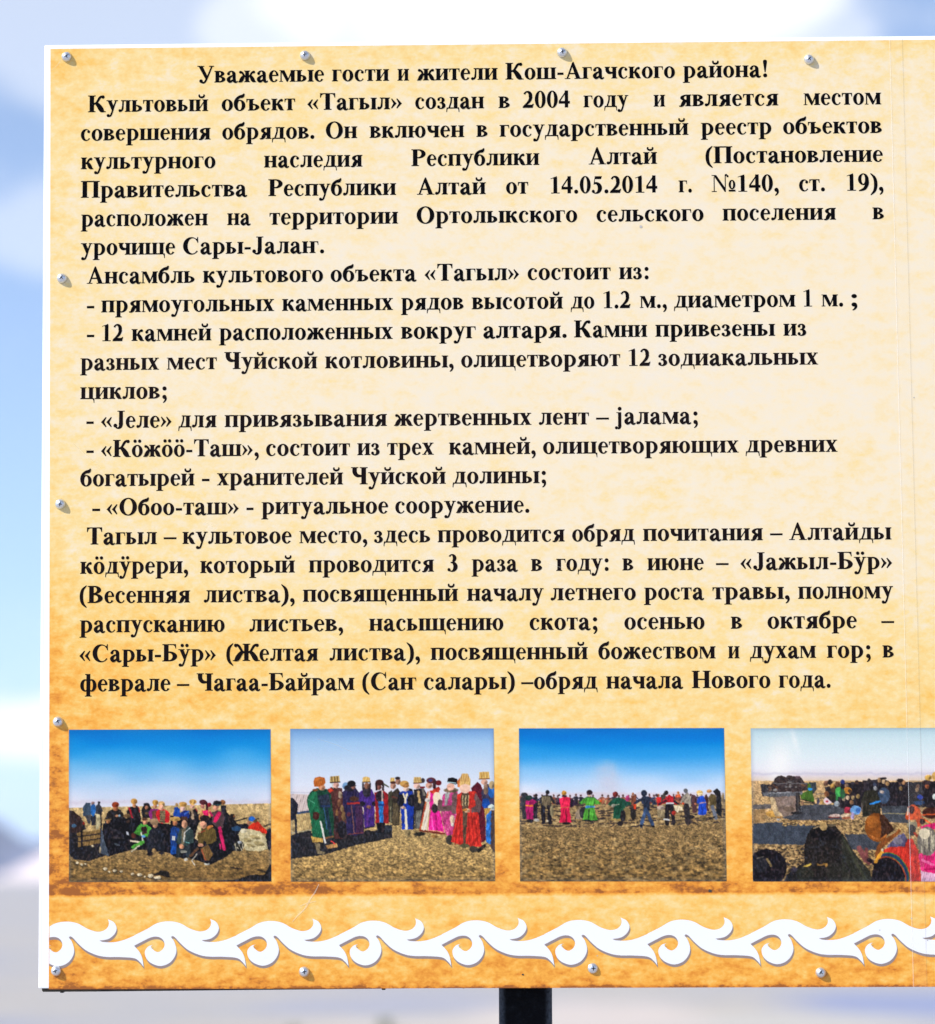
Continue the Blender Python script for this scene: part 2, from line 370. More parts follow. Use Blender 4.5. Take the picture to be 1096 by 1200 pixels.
LINES = [
 [("Уважаемые",231.4,380),("гости",389.2,456.2),("и",466,479.5),("жители",488.7,583.4),("Кош-Агачского",592.5,791.2),("района!",800.4,899.3)],
 [("Культовый",103.3,244.2),("объект",259.9,346),("«Тагыл»",360.2,471.3),("создан",486.8,567.6),("в",584.3,597.5),("2004",612.6,668),("году",684,736.5),("и",766.2,779.7),("является",796,912.4),("местом",942,1033)],
 [("совершения",94.9,247),("обрядов.",260.6,368.6),("Он",382,418.8),("включен",433.2,544.3),("в",558.4,571.5),("государственный",585.7,807),("реестр",821.4,904.2),("объектов",918,1033.6)],
 [("культурного",94.9,252.6),("наследия",309.5,425),("Республики",482.2,632.3),("Алтай",690,770.2),("(Постановление",827,1035)],
 [("Правительства",94.9,290),("Республики",314.6,464.4),("Алтай",488.7,569.6),("от",593.2,619.2),("14.05.2014",645.4,770.5),("г.",795.5,811),("№140,",834.2,913),("ст.",936.7,967),("19),",992.6,1035.6)],
 [("расположен",94.9,243.8),("на",266.4,294),("территории",316,466.7),("Ортолыкского",488.4,676.6),("сельского",699.3,824.7),("поселения",847,980),("в",1022.8,1036)],
 [("урочище",94.9,205.5),("Сары-Јалаҥ.",214.6,380)],
 [("Ансамбль",102,228.2),("культового",237.8,378.7),("объекта",387.6,488.4),("«Тагыл»",497.6,608.6),("состоит",618.5,715.7),("из:",725.6,760.3)],
 [("-",102,110.6),("прямоугольных",118.8,321.5),("каменных",330.7,460.8),("рядов",470,543.3),("высотой",553,660),("до",669,696.7),("1.2",707.5,739),("м.,",750,781.7),("диаметром",790,932.5),("1",942,951.8),("м.",963,988.3),(";",998,1005)],
 [("-",102,110.6),("12",119.8,144.5),("камней",154.3,248),("расположенных",256.8,460.5),("вокруг",470,557.7),("алтаря.",566.6,664.2),("Камни",673,758.7),("привезены",768.2,908.5),("из",918.3,945)],
 [("разных",94.2,186.5),("мест",195.7,254.2),("Чуйской",263,372),("котловины,",381,531.8),("олицетворяют",540.6,727),("12",737,762.3),("зодиакальных",771.5,959)],
 [("циклов;",94.2,195.7)],
 [("-",101.4,110),("«Јеле»",118.5,201.3),("для",209.2,253.9),("привязывания",263.4,453.6),("жертвенных",462,623),("лент",631.6,690.4),("–",698.7,713.8),("јалама;",720.7,818)],
 [("-",101.4,110),("«Кӧжӧӧ-Таш»,",118.5,303.5),("состоит",312,410.2),("из",418.8,445),("трех",454,508.5),("камней,",526.2,628),("олицетворяющих",636.6,865.8),("древних",874,981.7)],
 [("богатырей",94.2,228.2),("-",236.8,245.7),("хранителей",254.5,402.3),("Чуйской",411.5,522.6),("долины;",530.5,640.2)],
 [("-",108.3,117.5),("«Обоо-таш»",125,280),("-",289,297.2),("ритуальное",306.4,455.2),("сооружение.",463.4,620.5)],
 [("Тагыл",102,184),("–",192,207),("культовое",214,342),("место,",351,430.6),("здесь",438.5,504.2),("проводится",513,661.9),("обряд",670.7,744),("почитания",753.7,894.3),("–",902.6,917.3),("Алтайды",924.9,1044.8)],
 [("кӧдӱрери,",94.2,220.7),("который",234.8,345.8),("проводится",362,508.8),("3",524.5,536.4),("раза",552.8,607),("в",622.4,635.3),("году:",652,713.4),("в",729.5,742.2),("июне",758.7,825),("–",839.2,854),("«Јажыл-Бӱр»",867.7,1045.8)],
 [("(Весенняя",93.5,223),("листва),",239,345.5),("посвященный",355,537),("началу",547.5,637.2),("летнего",645.4,745.2),("роста",754.7,825.4),("травы,",835.2,925.6),("полному",935.4,1046.8)],
 [("распусканию",93.5,263.4),("листьев,",292.3,402.3),("насыщению",432.6,590),("скота;",620.8,700.3),("осенью",731.8,825.7),("в",856.6,869.7),("октябре",899.6,1004.4),("–",1033,1048)],
 [("«Сары-Бӱр»",93.2,253.2),("(Желтая",265.4,373),("листва),",386.2,492.4),("посвященный",504.8,689),("божеством",701.3,838.8),("и",853.3,866.8),("духам",878.9,956.4),("гор;",969.2,1020.5),("в",1034.3,1047.4)],
 [("феврале",94.2,200),("–",207.5,222),("Чагаа-Байрам",230.5,415.5),("(Саҥ",424.7,488),("салары)",497,603.4),("–обряд",611,700.3),("начала",710.5,800.7),("Нового",810.9,902.9),("года.",912.7,973.5)],
]
def line_mesh(k, words):
    yb = -550.46 + 34.4705 * k
    V, F = [], []
    for wd, xa, xb in words:
        py = 99 + 33.6 * (k - 1)
        Xa, Xb = B(xa, py)[0], B(xb, py)[0]
        pcs = word_pieces(wd)
        xs = [x for _, p in pcs for x, _y in p]
        m0, m1 = min(xs), max(xs)
        sx = (Xb - Xa) / (m1 - m0)
        for idx, p in pcs:
            n0 = len(V)
            V += [P(Xa + (x - m0) * sx, yb - y * EM / 1000, 0.00072 + idx * 3e-6) for x, y in p]
            F.append(list(range(n0, n0 + len(p))))
    return mesh_from('text_line', V, F)
# ------------------------------------------------------------------ printed photographs: painted dot by dot into the ink colour of a fine grid
rng = np.random.default_rng(7)
SS = 3.0      # painting cells per mm, averaged 2x2 afterwards
class Print:
    def __init__(s, x0, y0, x1, y1):
        s.x0, s.y0 = x0, y0
        s.w, s.h = int(round((x1 - x0) * SS / 2)) * 2, int(round((y1 - y0) * SS / 2)) * 2
        s.sx, s.sy = s.w / (x1 - x0), s.h / (y1 - y0)
        s.a = np.zeros((s.h, s.w, 3), np.float32)
        yy, xx = np.mgrid[0:s.h, 0:s.w]
        s.X, s.Y = x0 + (xx + .5) / s.sx, y0 + (yy + .5) / s.sy
        s.f = (0, 0, 1.0)
    def frame(s, ox, oy, k): s.f = (ox, oy, k)
    def tr(s, x, y): return s.f[0] + x / s.f[2], s.f[1] + y / s.f[2]
    def put(s, m, col, jit=10, box=None):
        m = np.clip(m, 0, 1)[..., None]
        sl = box or (slice(0, s.h), slice(0, s.w))
        n = rng.normal(0, 1, m.shape[:2])[..., None] * jit
        s.a[sl] = s.a[sl] * (1 - m) + (np.array(col, np.float32) + n) * m
    def box(s, xa, ya, xb, yb):
        c = lambda v, hi: int(min(max(v, 0), hi))
        return (slice(c((ya - s.y0) * s.sy - 3, s.h), c((yb - s.y0) * s.sy + 4, s.h)), slice(c((xa - s.x0) * s.sx - 3, s.w), c((xb - s.x0) * s.sx + 4, s.w)))
    def ell(s, x, y, rx, ry=None, col=(0, 0, 0), rot=0, soft=0.25):
        ry = ry or rx
        cx, cy = s.tr(x, y); rx /= s.f[2]; ry /= s.f[2]; R = max(rx, ry) + 1
        b = s.box(cx - R, cy - R, cx + R, cy + R)
        if b[0].stop <= b[0].start or b[1].stop <= b[1].start: return
        dx, dy = s.X[b] - cx, s.Y[b] - cy
        if rot:
            c_, s_ = math.cos(rot), math.sin(rot); dx, dy = dx * c_ + dy * s_, -dx * s_ + dy * c_
        d = (np.hypot(dx / rx, dy / ry) - 1) * min(rx, ry)
        s.put(0.5 - d / (2 * soft), col, 9, b)
        if col[0] > 110 and min(rx, ry) < 4:      # the far side of a rounded form prints darker, as the camera saw it
            s.put((0.5 - d / (2 * soft)) * np.clip((dx / rx) * 0.35 + (dy / ry) * .2, 0, .5), [q * .45 for q in col], 6, b)
    def poly(s, pts, col, jit=9):
        q = [s.tr(*p) for p in pts]
        xs, ys = [p[0] for p in q], [p[1] for p in q]
        b = s.box(min(xs), min(ys), max(xs), max(ys))
        if b[0].stop <= b[0].start or b[1].stop <= b[1].start: return
        X, Y = s.X[b], s.Y[b]; ins = np.zeros(X.shape, bool)
        for i in range(len(q)):
            (xa, ya), (xb, yb) = q[i - 1], q[i]
            if ya == yb: continue
            ins ^= ((ya > Y) != (yb > Y)) & (X < (xb - xa) * (Y - ya) / (yb - ya) + xa)
        m = ins.astype(np.float32); s.put(m, col, jit, b)
        if jit == 9 and max(xs) - min(xs) > 3:        # folds of cloth
            q0 = hash(tuple(pts[0])) % 97
            wv_ = np.sin((X + .25 * Y) * (1.9 + q0 % 5 * .25) + q0) * .17 + np.sin(X * .9 + Y * .5 + q0) * .10
            s.put(m * np.clip(-wv_, 0, 1), [v * .25 for v in col], 4, b); s.put(m * np.clip(wv_, 0, 1) * .8, [min(255, v * 1.5 + 18) for v in col], 4, b)
    def line(s, xa, ya, xb, yb, w_, col):
        (ax, ay), (bx, by) = s.tr(xa, ya), s.tr(xb, yb); h = w_ / s.f[2] / 2
        b = s.box(min(ax, bx) - h - 1, min(ay, by) - h - 1, max(ax, bx) + h + 1, max(ay, by) + h + 1)
        if b[0].stop <= b[0].start or b[1].stop <= b[1].start: return
        X, Y = s.X[b], s.Y[b]; L2 = (bx - ax) ** 2 + (by - ay) ** 2 + 1e-6
        t = np.clip(((X - ax) * (bx - ax) + (Y - ay) * (by - ay)) / L2, 0, 1)
        d = np.hypot(X - ax - t * (bx - ax), Y - ay - t * (by - ay)) - h
        s.put(0.5 - d / .5, col, 8, b)
    def vgrad(s, stops, wave=0):
        ys = [p for p, _ in stops]; c = np.array([c for _, c in stops], float)
        Y = s.Y
        s.a[:] = np.stack([np.interp(Y, ys, c[:, i]) for i in range(3)], -1)
    def vnoise(s, cx, cy, seed):
        """value noise with cells of cx by cy mm"""
        r = np.random.default_rng(seed)
        gx, gy = int(s.w / s.sx / cx) + 3, int(s.h / s.sy / cy) + 3
        t = r.random((gy, gx)); u = (s.X - s.x0) / cx; v = (s.Y - s.y0) / cy
        i, j = u.astype(int), v.astype(int); fu, fv = u - i, v - j
        fu = fu * fu * (3 - 2 * fu); fv = fv * fv * (3 - 2 * fv)
        return (t[j, i] * (1 - fu) + t[j, i + 1] * fu) * (1 - fv) + (t[j + 1, i] * (1 - fu) + t[j + 1, i + 1] * fu) * fv
    def ground(s, far, near, hor, bot, seed, clump=1.0, contrast=.9, tilt=0.0):
        """dry steppe from the horizon line down: tufts grow with nearness"""
        hz = hor + tilt * (s.X - s.x0)
        t = np.clip((s.Y - hz) / (bot - hor), 0, 1)
        n = np.zeros_like(t)
        for k, (a, b_) in enumerate(((.7, .5), (1.0, .7), (1.8, 1.1), (4.2, 1.8))):
            wgt = np.clip(1 - abs(t * 3.0 * clump - k) / 1.9, .12, 1)
            n += wgt * (s.vnoise(a, b_, seed + k) - .5)
        n = n * (.35 + .65 * np.sqrt(t)) * contrast * .72
        c = np.array(far)[None, None] * (1 - t[..., None]) + np.array(near)[None, None] * t[..., None]
        c = c * (1 + n[..., None] * np.array([1.0, .98, .9]))
        m = np.clip((s.Y - hz) * 2, 0, 1)[..., None]
        s.a[:] = s.a * (1 - m) + c * m
    def done(s, hor, seed=1, grain=7):
        # as a snapshot records it: nothing below the skyline keeps a ruled edge or an even tone
        k = np.clip((s.Y - hor) / 3, 0, 1) * np.clip((190 - s.a.min(-1)) / 25, .12, 1)
        ox = np.zeros_like(s.X); oy = np.zeros_like(s.X)
        for q, (cell, amp) in enumerate(((2.6, .42), (1.2, .36))):
            ox += (s.vnoise(cell, cell, seed * 31 + q) - .5) * amp * 2; oy += (s.vnoise(cell, cell, seed * 57 + q) - .5) * amp * 2
        yy, xx = np.mgrid[0:s.h, 0:s.w]
        xi = np.clip(np.round(xx + ox * k * s.sx), 0, s.w - 1).astype(int); yi = np.clip(np.round(yy + oy * k * s.sy), 0, s.h - 1).astype(int)
        s.a = s.a[yi, xi]
        t = (s.vnoise(1.5, 1.9, seed * 71) - .5) * .24 + (s.vnoise(3.4, 4.2, seed * 73) - .5) * .34 + (s.vnoise(.8, .8, seed * 79) - .5) * .14
        tone = np.clip(1 + t * (.2 + .8 * k), .3, 1.7)[..., None]
        s.a = np.where(k[..., None] > 0, s.a * (1 - k[..., None]) + (s.a * tone + 10 * np.clip(t, 0, 1)[..., None]) * k[..., None], s.a)
        lum = s.a.mean(-1); dk = np.clip((70 - lum) / 50, 0, 1) * np.clip(s.vnoise(1.6, 2.4, seed * 83) * 1.8 - .8, 0, 1) * np.clip((s.Y - hor) / 3, 0, 1)
        hue = s.vnoise(4, 5, seed * 89)[..., None]
        s.a += dk[..., None] * (hue * np.array([58, 40, 34]) + (1 - hue) * np.array([26, 38, 58]))
        s.a[1:-1, 1:-1] = s.a[1:-1, 1:-1] * .5 + (s.a[:-2, 1:-1] + s.a[2:, 1:-1] + s.a[1:-1, :-2] + s.a[1:-1, 2:]) * .125
        s.a += rng.normal(0, grain, s.a.shape[:2])[..., None] * .7 + rng.normal(0, grain * .5, s.a.shape)
        e = np.minimum(np.minimum(s.X - s.x0, s.x0 + s.w / s.sx - s.X), np.minimum(s.Y - s.y0, s.y0 + s.h / s.sy - s.Y))
        k = (np.clip(1 - e / 7, 0, 1) ** 2)[..., None] * .28        # feathered border of the print
        s.a = s.a * (1 - k) + np.array([95, 115, 150]) * k
        a = s.a.reshape(s.h // 2, 2, s.w // 2, 2, 3).mean((1, 3))
        return np.clip(a, 4, 255) / 255

def grid_mesh(name, quad, img):
    """a flat sheet with one vertex per printed dot; quad = sign-plane corners, clockwise from top left"""
    h, w_ = img.shape[:2]
    q = [np.array(p) for p in quad]
    u = np.linspace(0, 1, w_)[None, :, None]; v = np.linspace(0, 1, h)[:, None, None]
    XY = (q[0] * (1 - u) + q[1] * u) * (1 - v) + (q[3] * (1 - u) + q[2] * u) * v
    co = np.zeros((h, w_, 3), np.float32)
    co[..., 0] = XY[..., 0] / 1000; co[..., 1] = -0.0008; co[..., 2] = -XY[..., 1] / 1000
    idx = np.arange(h * w_).reshape(h, w_)
    f = np.stack([idx[:-1, :-1], idx[1:, :-1], idx[1:, 1:], idx[:-1, 1:]], -1).reshape(-1, 4)
    me = bpy.data.meshes.new(name)
    me.vertices.add(h * w_); me.vertices.foreach_set('co', co.ravel())
    me.loops.add(f.size); me.loops.foreach_set('vertex_index', f.ravel().astype(np.int32))
    me.polygons.add(len(f)); me.polygons.foreach_set('loop_start', np.arange(0, f.size, 4, dtype=np.int32))
    me.update(calc_edges=True)
    at = me.color_attributes.new('ink', 'FLOAT_COLOR', 'POINT')
    l_ = np.where(img <= .04045, img / 12.92, ((img + .055) / 1.055) ** 2.4)
    c = np.ones((h * w_, 4), np.float32); c[:, :3] = l_.reshape(-1, 3)
    at.data.foreach_set('color', c.ravel())
    return me

BLK = (17, 15, 20)
def stones(p, lst, col):
    for x, y, rx, ry in lst:
        p.ell(x, y + ry * .6, rx * 1.2, ry * .8, (45, 38, 30)); p.ell(x, y, rx, ry, col)

# --- print of the seated group
def print_group():
    p = Print(81, 855, 318, 1033.5)
    p.vgrad([(855, (0, 118, 205)), (872, (8, 140, 222)), (888, (60, 165, 232)), (910, (140, 195, 240)), (930, (195, 214, 242)), (944, (222, 222, 238))])
    n = p.vnoise(40, 14, 3)[..., None]
    p.a += (n - .5) * np.array([34, 16, 6])
    m = np.clip(1 - abs(p.Y - 939 - 3 * p.vnoise(9, 200, 5)) / 4, 0, 1)[..., None] * .6
    p.a = p.a * (1 - m) + np.array([205, 196, 214]) * m
    p.ground((196, 168, 118), (112, 84, 46), 946.5, 1040, 11, 1.0, 1.0, -.02)
    p.frame(80, 930, 9.133)
    for x, y, l_ in ((250, 900, 60), (420, 930, 70), (620, 700, 50), (760, 760, 70), (640, 930, 60)): p.line(x, y, x + l_, y + 12, 10, (50, 38, 24))
    p.poly([(15, 300), (140, 250), (200, 380), (150, 400), (130, 450), (380, 540), (470, 640), (230, 720), (70, 700), (15, 650)], (24, 22, 26))
    p.poly([(100, 420), (350, 385), (350, 530), (110, 570)], (128, 100, 60))
    p.line(20, 470, 350, 432, 13, (35, 28, 26)); p.line(60, 525, 350, 480, 13, (35, 28, 26)); p.line(150, 380, 150, 610, 20, BLK)
    p.poly([(15, 180), (60, 185), (130, 245), (165, 380), (120, 410), (15, 420)], (40, 26, 24)); p.ell(170, 318, 12, 18, (160, 40, 32)); p.ell(65, 345, 26, 20, (60, 90, 120))
    p.poly([(165, 140), (195, 98), (245, 100), (255, 230), (165, 245)], (56, 72, 92)); p.poly([(180, 230), (250, 230), (240, 330), (215, 320)], (60, 60, 66))
    p.poly([(245, 240), (300, 235), (300, 340), (250, 345)], (36, 38, 48)); p.ell(273, 172, 28, 72, (40, 100, 172)); p.ell(270, 104, 19, 17, (150, 120, 118))
    p.poly([(300, 215), (350, 215), (352, 330), (325, 382), (300, 378)], (186, 172, 134)); p.poly([(300, 130), (335, 105), (360, 140), (378, 185), (350, 225), (300, 220)], (44, 46, 54)); p.ell(335, 98, 15, 16, (36, 34, 40))
    p.line(355, 210, 358, 620, 15, BLK)
    p.poly([(395, 280), (430, 195), (480, 165), (560, 170), (612, 250), (620, 380), (400, 380)], (27, 23, 22)); p.ell(513, 165, 26, 24, (165, 100, 66)); p.ell(510, 122, 38, 31, (150, 58, 30)); p.ell(525, 240, 20, 12, (170, 120, 90)); p.ell(553, 238, 12, 12, (130, 160, 180))
    p.poly([(628, 190), (660, 150), (745, 130), (768, 180), (790, 330), (640, 340)], (20, 18, 23)); p.line(657, 155, 688, 255, 18, (172, 34, 46)); p.line(760, 150, 768, 200, 12, (150, 30, 42)); p.ell(712, 128, 20, 24, (196, 134, 98)); p.ell(708, 86, 37, 31, (206, 154, 80)); p.ell(722, 92, 18, 22, (168, 116, 58))
    p.poly([(785, 190), (810, 130), (870, 115), (895, 160), (890, 260), (800, 270)], (26, 23, 24)); p.ell(840, 150, 19, 20, (172, 112, 86)); p.ell(840, 118, 32, 17, BLK); p.ell(845, 215, 22, 12, (120, 90, 60))
    p.poly([(865, 200), (890, 165), (970, 170), (965, 290), (880, 280)], (135, 40, 118)); p.poly([(905, 190), (950, 180), (950, 280), (900, 265)], (112, 66, 52)); p.ell(932, 135, 22, 26, (206, 142, 108)); p.ell(936, 98, 32, 28, (208, 158, 76)); p.ell(948, 104, 16, 18, (166, 118, 54))
    p.poly([(940, 195), (975, 172), (1060, 178), (1092, 210), (1085, 315), (960, 310)], (208, 32, 40)); p.poly([(985, 185), (1042, 185), (1042, 320), (985, 310)], (96, 80, 58)); 
    for k in range(5): p.line(985, 205 + 24 * k, 1042, 205 + 24 * k, 6, (40, 38, 34)); p.line(992 + 11 * k, 185, 992 + 11 * k, 315, 4, (160, 140, 100))
    p.ell(1003, 118, 36, 36, (214, 170, 112)); p.ell(1002, 152, 26, 30, (232, 172, 146)); p.line(1005, 325, 1050, 350, 26, (165, 24, 34))
    p.poly([(375, 335), (425, 275), (560, 262), (690, 270), (800, 300), (1096, 330), (1096, 640), (900, 610), (680, 600), (440, 672), (365, 625)], (14, 13, 18))
    p.poly([(365, 360), (392, 500), (440, 672), (360, 640), (340, 590)], (72, 82, 98)); p.ell(432, 298, 24, 22, (168, 112, 72)); p.line(400, 285, 460, 275, 14, (140, 110, 70)); p.ell(635, 240, 42, 20, (122, 92, 60)); p.poly([(622, 405), (646, 410), (650, 446), (630, 440)], (195, 200, 212)); p.line(500, 540, 548, 552, 18, (66, 72, 84)); p.line(470, 380, 560, 420, 26, (34, 34, 42)); p.line(480, 470, 600, 480, 18, (40, 36, 38)); p.ell(650, 300, 20, 18, (60, 44, 36)); p.ell(345, 600, 12, 35, (180, 160, 130))
    p.poly([(705, 420), (745, 360), (780, 325), (850, 335), (905, 385), (860, 470), (740, 440)], (70, 146, 52)); p.poly([(780, 360), (840, 350), (850, 430), (800, 440)], (44, 22, 26)); p.ell(826, 308, 26, 30, (206, 146, 112)); p.ell(822, 276, 28, 16, (74, 46, 30)); p.ell(700, 450, 25, 30, (82, 40, 32))
    p.line(560, 0, 560, 0, 1, BLK); p.line(672, 508, 800, 525, 18, (226, 210, 184)); p.line(785, 420, 800, 500, 14, (215, 215, 205)); p.line(700, 575, 800, 520, 40, (80, 158, 58)); p.line(680, 622, 762, 558, 13, (208, 200, 176)); p.ell(808, 460, 24, 13, (96, 156, 214))
    p.poly([(835, 520), (880, 385), (940, 360), (1000, 380), (1035, 480), (1040, 610), (930, 620), (860, 660), (840, 600)], (23, 25, 33)); p.ell(932, 345, 24, 28, (222, 158, 124)); p.ell(925, 303, 50, 38, (156, 126, 96)); p.ell(920, 612, 22, 26, (160, 128, 84)); p.ell(1000, 640, 26, 14, BLK); p.ell(875, 650, 30, 18, BLK)
    stones(p, [(100, 740, 18, 13), (150, 756, 14, 10), (190, 752, 12, 9), (400, 804, 20, 17), (440, 835, 12, 9), (500, 822, 20, 15), (572, 832, 17, 12), (690, 858, 18, 11), (765, 866, 26, 18), (822, 884, 12, 8), (882, 880, 30, 19), (958, 898, 38, 16), (265, 560, 15, 14)], (222, 204, 170))
    p.poly([(900, 870), (1000, 820), (1080, 840), (1096, 900), (1000, 880)], (28, 24, 22))
    p.frame(200, 930, 9.133)
    p.poly([(0, 330), (0, 640), (60, 690), (215, 690), (420, 765), (560, 700), (690, 610), (760, 500), (830, 380), (720, 330), (600, 200), (0, 240)], (13, 13, 18))
    p.ell(560, 98, 30, 26, (160, 104, 62)); p.poly([(540, 130), (598, 130), (592, 320), (545, 320)], (30, 28, 34))
    p.poly([(28, 250), (45, 155), (75, 140), (105, 180), (108, 255)], (26, 74, 176)); p.ell(70, 122, 16, 18, (182, 142, 92))
    p.poly([(105, 215), (140, 180), (195, 185), (210, 265), (120, 270)], (22, 44, 122)); p.ell(132, 164, 25, 24, (230, 186, 176)); p.ell(135, 118, 43, 26, (216, 162, 82)); p.line(150, 225, 195, 195, 16, (60, 100, 190))
    p.poly([(205, 190), (280, 165), (305, 250), (290, 340), (205, 320)], (24, 22, 27)); p.line(230, 185, 240, 270, 26, (176, 150, 122)); p.line(272, 165, 285, 190, 10, (160, 30, 40)); p.ell(235, 140, 24, 26, (220, 170, 150)); p.ell(241, 94, 40, 29, (216, 170, 92)); p.line(222, 80, 220, 116, 7, (150, 106, 56)); p.line(262, 78, 264, 112, 8, (130, 90, 50))
    p.ell(412, 124, 28, 24, (158, 22, 46)); p.poly([(303, 245), (330, 180), (440, 165), (430, 260), (315, 290)], (216, 152, 92)); p.poly([(345, 190), (400, 170), (410, 240), (355, 245)], (226, 36, 96)); p.ell(345, 136, 22, 30, (196, 126, 114)); p.ell(350, 97, 39, 28, (78, 28, 38)); p.line(385, 100, 395, 170, 22, (60, 22, 32))
    p.poly([(440, 210), (500, 180), (560, 200), (580, 260), (560, 370), (500, 370), (450, 320)], (80, 60, 64)); p.line(480, 292, 520, 215, 42, (216, 30, 92)); p.line(425, 205, 445, 240, 26, (190, 40, 90)); p.ell(487, 152, 34, 32, (228, 160, 128)); p.ell(500, 108, 46, 28, (24, 24, 30)); p.line(458, 128, 545, 120, 7, (40, 92, 92)); p.line(525, 372, 575, 600, 34, (196, 32, 92)); p.line(528, 545, 535, 590, 18, (180, 36, 96))
    p.poly([(0, 375), (40, 355), (92, 370), (112, 450), (80, 520), (60, 610), (0, 640)], (24, 58, 126)); p.poly([(0, 560), (50, 570), (84, 640), (20, 655), (0, 640)], (20, 70, 152)); p.line(60, 400, 95, 470, 16, (18, 34, 70)); p.ell(50, 318, 26, 28, (212, 134, 92)); p.ell(50, 275, 56, 26, (222, 174, 96)); p.poly([(18, 455), (52, 462), (50, 505), (22, 500)], (206, 206, 204))
    p.poly([(60, 525), (95, 390), (140, 350), (190, 350), (245, 400), (250, 520), (180, 560), (100, 560)], (46, 62, 62)); p.poly([(120, 380), (170, 370), (150, 540), (120, 540)], (110, 100, 80)); p.line(145, 520, 150, 422, 7, (224, 228, 230)); p.line(150, 422, 212, 368, 7, (224, 228, 230)); p.line(165, 520, 200, 530, 6, (120, 200, 200)); p.ell(150, 330, 32, 42, (214, 156, 124)); p.poly([(112, 285), (118, 250), (180, 248), (188, 290)], (72, 46, 36))
    p.poly([(60, 590), (110, 560), (215, 560), (215, 690), (165, 690), (160, 610), (120, 620), (100, 690), (60, 690)], (36, 44, 50)); p.ell(120, 568, 22, 28, (208, 146, 112)); p.ell(165, 706, 22, 14, (200, 196, 186)); p.line(120, 625, 160, 625, 26, (150, 150, 140))
    p.poly([(300, 320), (330, 295), (325, 430), (290, 505), (258, 480)], (212, 184, 134)); p.poly([(288, 460), (325, 390), (420, 345), (482, 390), (496, 500), (430, 545), (300, 545)], (94, 76, 38)); p.line(400, 372, 442, 350, 26, (204, 124, 62)); p.line(300, 430, 370, 400, 10, (150, 60, 40)); p.ell(352, 338, 36, 38, (236, 168, 136)); p.ell(368, 266, 52, 31, (27, 19, 19)); p.line(330, 360, 316, 420, 16, (206, 178, 130))
    p.poly([(320, 590), (400, 545), (455, 645), (415, 720), (365, 720)], (112, 84, 48)); p.line(335, 600, 375, 715, 8, (170, 70, 50)); p.line(215, 665, 292, 590, 30, (92, 62, 42)); p.ell(320, 552, 30, 18, (220, 156, 124)); p.ell(365, 530, 18, 16, BLK); p.line(228, 720, 282, 650, 9, (206, 202, 190)); p.line(228, 720, 262, 765, 9, (206, 202, 190)); p.ell(390, 752, 30, 14, (206, 206, 196)); p.ell(390, 736, 25, 12, BLK)
    p.line(700, 300, 812, 265, 13, (40, 36, 34)); p.line(690, 350, 850, 325, 16, (40, 36, 34)); p.line(1000, 355, 1090, 325, 14, (50, 42, 34)); p.line(900, 285, 950, 275, 12, (50, 42, 34))
    p.poly([(720, 330), (830, 330), (830, 400), (720, 480)], (20, 22, 34)); p.ell(665, 255, 30, 32, (28, 22, 21)); p.ell(682, 245, 8, 14, (180, 110, 60)); p.ell(650, 330, 62, 42, (18, 17, 20)); p.ell(1056, 490, 42, 115, (13, 15, 25)); p.ell(705, 380, 52, 28, (36, 66, 100))
    p.poly([(820, 365), (880, 320), (935, 303), (1025, 400), (1028, 440), (850, 392)], (218, 48, 28)); p.ell(838, 318, 20, 22, (190, 132, 102)); p.ell(870, 275, 36, 28, (36, 104, 202)); p.ell(905, 300, 22, 18, (90, 70, 50))
    p.poly([(722, 440), (760, 378), (870, 388), (960, 410), (1020, 480), (1038, 595), (960, 622), (800, 608), (745, 510)], (196, 182, 142), 20)
    for x, y, a, b_ in ((900, 470, 60, 20), (820, 500, 40, 25), (950, 540, 60, 24), (860, 560, 50, 16)): p.ell(x, y, a, b_, (158, 142, 100), .2)
    p.ell(780, 405, 35, 20, (222, 212, 182)); p.ell(730, 565, 56, 60, (42, 42, 38))
    for k in range(5): p.line(690 + k * 20, 540 + (k % 2) * 40, 705 + k * 18, 615 - (k % 3) * 25, 8, (200, 190, 165))
    p.ell(738, 525, 24, 16, (190, 195, 205))
    p.poly([(480, 930), (700, 925), (850, 872), (1000, 868), (1060, 760), (1085, 760), (1085, 950), (480, 950)], (17, 16, 18)); p.line(650, 795, 760, 810, 18, (50, 40, 30)); p.line(930, 815, 1000, 840, 18, (50, 40, 30))
    return p.done(936, 3)

